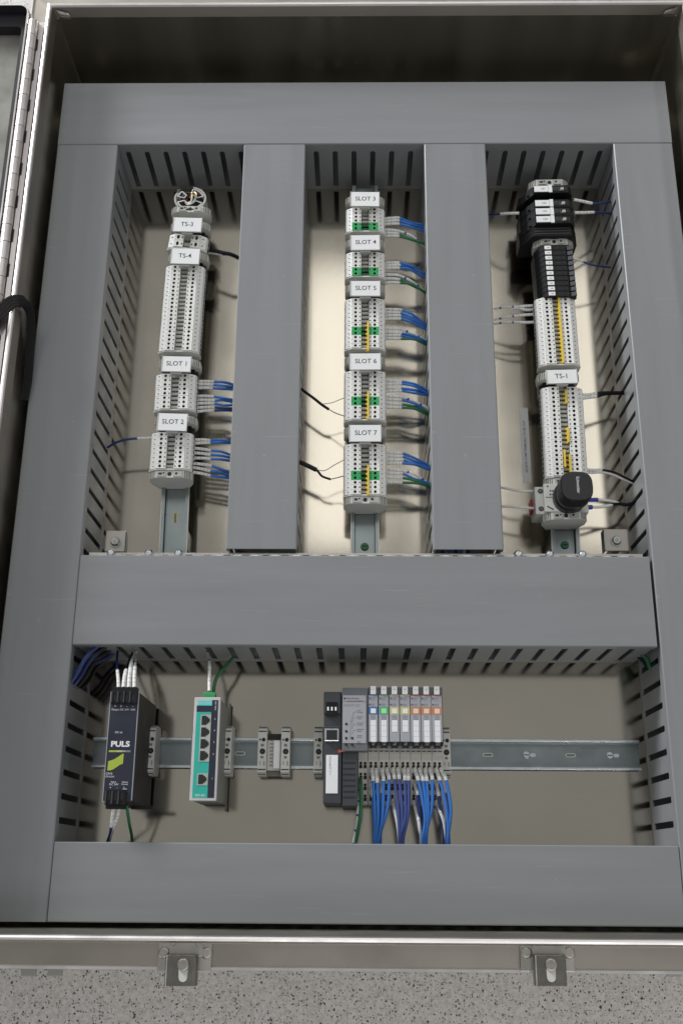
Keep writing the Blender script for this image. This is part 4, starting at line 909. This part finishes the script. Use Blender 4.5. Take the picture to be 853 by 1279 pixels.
# wires of the station
L2 = (440, 930, 6.5615)
G4 = 'blue wires hanging from the station'
def hang(i, n, s, a, m, e, c='blue', ln=3, grp=0, z0=50, ticks=False):
    pts = [(s[0], s[1]-6, z0-3), (s[0]*.5+a[0]*.5, s[1]*.5+a[1]*.5, z0+4), (a[0], a[1], z0+9), (m[0], m[1], z0+8), (e[0]*.85+m[0]*.15, e[1]-70, z0+4), (e[0], e[1]+28, z0-4)]
    wire(W(L2, pts), c, n, 3, r=1.8, rs=2.25, group=G4, ticks=ticks)
grn = ['first', 'second', 'third', 'fourth']
K = 0
for gi, ws in enumerate(([((155,185),(170,300),(186,590),(186,820)), ((190,185),(205,315),(212,590),(196,820)), ((242,185),(255,300),(250,560),(218,820)), ((278,185),(300,288),(288,520),(206,820))],
          [((330,185),(345,285),(378,560),(388,820)), ((368,185),(384,285),(408,560),(398,820)), ((420,185),(430,295),(434,590),(384,820)), ((455,185),(460,295),(458,560),(412,820))],
          [((502,185),(540,295),(592,560),(592,820)), ((540,185),(580,300),(606,560),(574,820)), ((592,185),(610,300),(622,560),(604,820)), ((628,185),(655,290),(650,520),(584,820))],
          [((678,185),(718,295),(768,500),(792,820)), ((712,185),(768,295),(806,520),(780,820))])):
    for wi, w_ in enumerate(ws):
        hang(wi, '%s blue wire from the left in the %s cluster hanging from the station' % (grn[wi], grn[gi]), *w_, c='blue' if gi != 1 else 'blue_violet')
for (s, a, m, e, c, lab) in (((152,285),(168,430),(176,600),(182,820),'blue','blue wire with low long sleeve at the left edge of the first cluster'), ((240,285),(240,400),(236,560),(228,820),'blue','blue wire with low sleeve behind the first cluster'),
     ((332,460),(350,560),(370,660),(382,820),'white_wire','white wire starting low in the second cluster'), ((500,290),(535,415),(552,600),(572,820),'blue_dark','dark blue wire with low pale sleeve left in the third cluster'),
     ((502,470),(542,625),(552,700),(562,820),'white_wire','white wire starting low in the third cluster'), ((682,285),(706,425),(735,600),(752,820),'blue_dark','dark blue wire with low sleeve left in the fourth cluster'),
     ((730,290),(762,400),(780,560),(766,820),'blue_violet','violet blue wire with low sleeve in the fourth cluster'), ((688,470),(722,560),(748,640),(756,820),'white_wire','thin white wire starting low in the fourth cluster')):
    hang(0, lab, s, a, m, e, c, z0=46)
wire(W(L2, [(66,272,46), (70,330,54), (72,430,58), (68,560,58), (45,700,54), (15,850,44)]), 'green_wire', 'green wire hanging from the left end of the station', None, r=2.0, group=G4)
wire(W(L2, [(58,350,44), (54,420,52), (48,520,56), (38,640,55), (18,760,50), (2,850,44)]), 'white_wire', 'blue ticked white wire beside the green one at the station', None, r=1.7, ticks=True, group=G4)
# cables lying inside the ducts, seen through the slots
def inner(pts, col, lab, r=1.8):
    w = MB(); w.tube(spline(pts, 8), r, col, 7); tag(w.build('duct_cable', None, smooth=True, org=pts[0]), lab, 'cable', 'cables lying inside the ducts')
for k in range(7):
    y = 262+k*9; inner([(B_-30+k*3, M1+10-k*4, 30+k*4), (B_+20, y-10, 40+4*k), (-100, y+5*math.sin(k), 34+(k*7) % 20), (100, y-4, 30+(k*5) % 25), (G_-30, y, 40)], ['blue', 'blue_dark', 'white_wire', 'blue', 'black', 'blue', 'blue_dark'][k], ['blue', 'dark blue', 'white', 'bright blue', 'black', 'deep blue', 'navy'][k]+' cable lying in the middle duct, entering at its left end', 2.0)
for k in range(5):
    x = G_+14+k*8; inner([(x, -30, 30+k*5), (x+4, 100, 40), (x-3, 240, 35+k*6), (x+3, 420, 30), (x, 600, 34+k*4)], ['green_wire', 'green', 'black', 'green_wire', 'blue_dark'][k], ['green', 'light green', 'black', 'dark green', 'dark blue'][k]+' cable lying in the right duct', 2.2)
for k in range(4):
    x = B_-14-k*9; inner([(x, -20, 30+k*5), (x-3, 120, 36), (x+2, 260, 40), (x-2, 520, 34), (x, 800, 30)], ['black', 'blue_dark', 'black', 'blue_dark'][k], ['black', 'dark blue', 'second black', 'navy'][k]+' cable lying in the left duct', 2.4)
for k in range(4):
    x = E_+14+k*9; inner([(x, M0+20, 40), (x+3, M0+160, 34+k*5), (x-4, M0+330, 38), (x, M0+520, 30)], ['blue', 'green_wire', 'blue', 'white_wire'][k], ['blue', 'green', 'second blue', 'white'][k]+' cable lying in the duct right of SLOT 7', 2.0)
# cable bundles that swing round the two upper corners of the lower bay
for k in range(8):
    x, y, z = B_, M1, 22+k*9
    inner([(x-30, y-62-k*2, z), (x+1, y-30-(k*5) % 9, z+2), (x+11+(k*3) % 6, y-13, z+3), (x+26+(k*4) % 9, y+2, z), (x+60, y+28, z-3)], ['blue_dark', 'black', 'blue_dark', 'rubber', 'black', 'blue_dark', 'black', 'blue_dark'][k],
          ['lowest', 'second', 'third', 'fourth', 'fifth', 'sixth', 'seventh', 'topmost'][k]+' cable of the dark bundle rounding the upper left corner of the lower bay', 2.4)
for k in range(2):
    x, y, z = G_, M1, 30+k*14
    inner([(x+28, y-30-k*3, z), (x+4, y-12-(k*5) % 8, z+2), (x-2, y-3, z+2), (x-12, y+8, z)], ['black', 'green_wire'][k], ['black', 'green'][k]+' cable rounding the upper right corner of the lower bay', 2.4)
# blue ends seen in the gap under the third upright duct
for k in range(5):
    p = at(552+k*8, 692, 84); inner([(p.x, p.y+20, 70), (p.x+1, p.y+4, 82), (p.x-1, p.y-20, 76)], 'blue' if k % 2 else 'blue_dark', ('leftmost', 'second', 'middle', 'fourth', 'rightmost')[k]+' of five blue wires crossing into the middle duct', 1.8)

# ------------------------------------------------------------------ black strap over the left rim
P = [at(*t) for t in ((-20, 412, 158), (0, 391, 156), (14, 378, 154), (24, 376, 151), (33, 381, 142), (39, 395, 126), (39, 425, 114), (37, 455, 108), (34.5, 480, 105), (30, 500, 104))]
sp = spline(P, 5); b = MB(); n = len(sp)
vs = []
for i, p in enumerate(sp):
    t = (sp[min(i+1, n-1)]-sp[max(i-1, 0)]).normalized()
    f = i/(n-1); w = Vector((0, 0, 1)).cross(t) if f < .35 else Vector((1, 0, 0))
    w2 = Vector((-.35, .94, .1)) if f < .3 else (Vector((-.35, .94, .1)).lerp(Vector((.98, .1, .25)), min(1, (f-.3)/.22)))
    w2 = (w2-w2.dot(t)*t).normalized(); nn = t.cross(w2).normalized()
    hw = 8.0 if f < .4 else 5.5
    for a, c in ((-1, -1), (1, -1), (1, 1), (-1, 1)): vs.append(p+w2*hw*a+nn*.9*c)
fs = []
for i in range(n-1):
    for k in range(4): fs.append((4*i+k, 4*i+(k+1) % 4, 4*i+4+(k+1) % 4, 4*i+4+k))
fs += [(3, 2, 1, 0), (4*n-4, 4*n-3, 4*n-2, 4*n-1)]
b.add(vs, fs, 'webbing'); o = b.build('strap', None, smooth=False, org=tuple(sp[0])); tag(o, 'black woven strap looped over the left rim beside the hinge', 'strap')
b = MB()
for sft in (-6, -2, 2, 6):
    q = []
    for i in range(0, 16):
        p = sp[i]; t = (sp[i+1]-sp[max(i-1, 0)]).normalized(); w2 = Vector((-.35, .94, .1)); w2 = (w2-w2.dot(t)*t).normalized(); nn = t.cross(w2)
        if nn.z < 0: nn = -nn
        q.append(p+w2*sft+nn*1.1)
    b.tube(q, .18, 'charcoal', 4)
b.build('stitching', o)
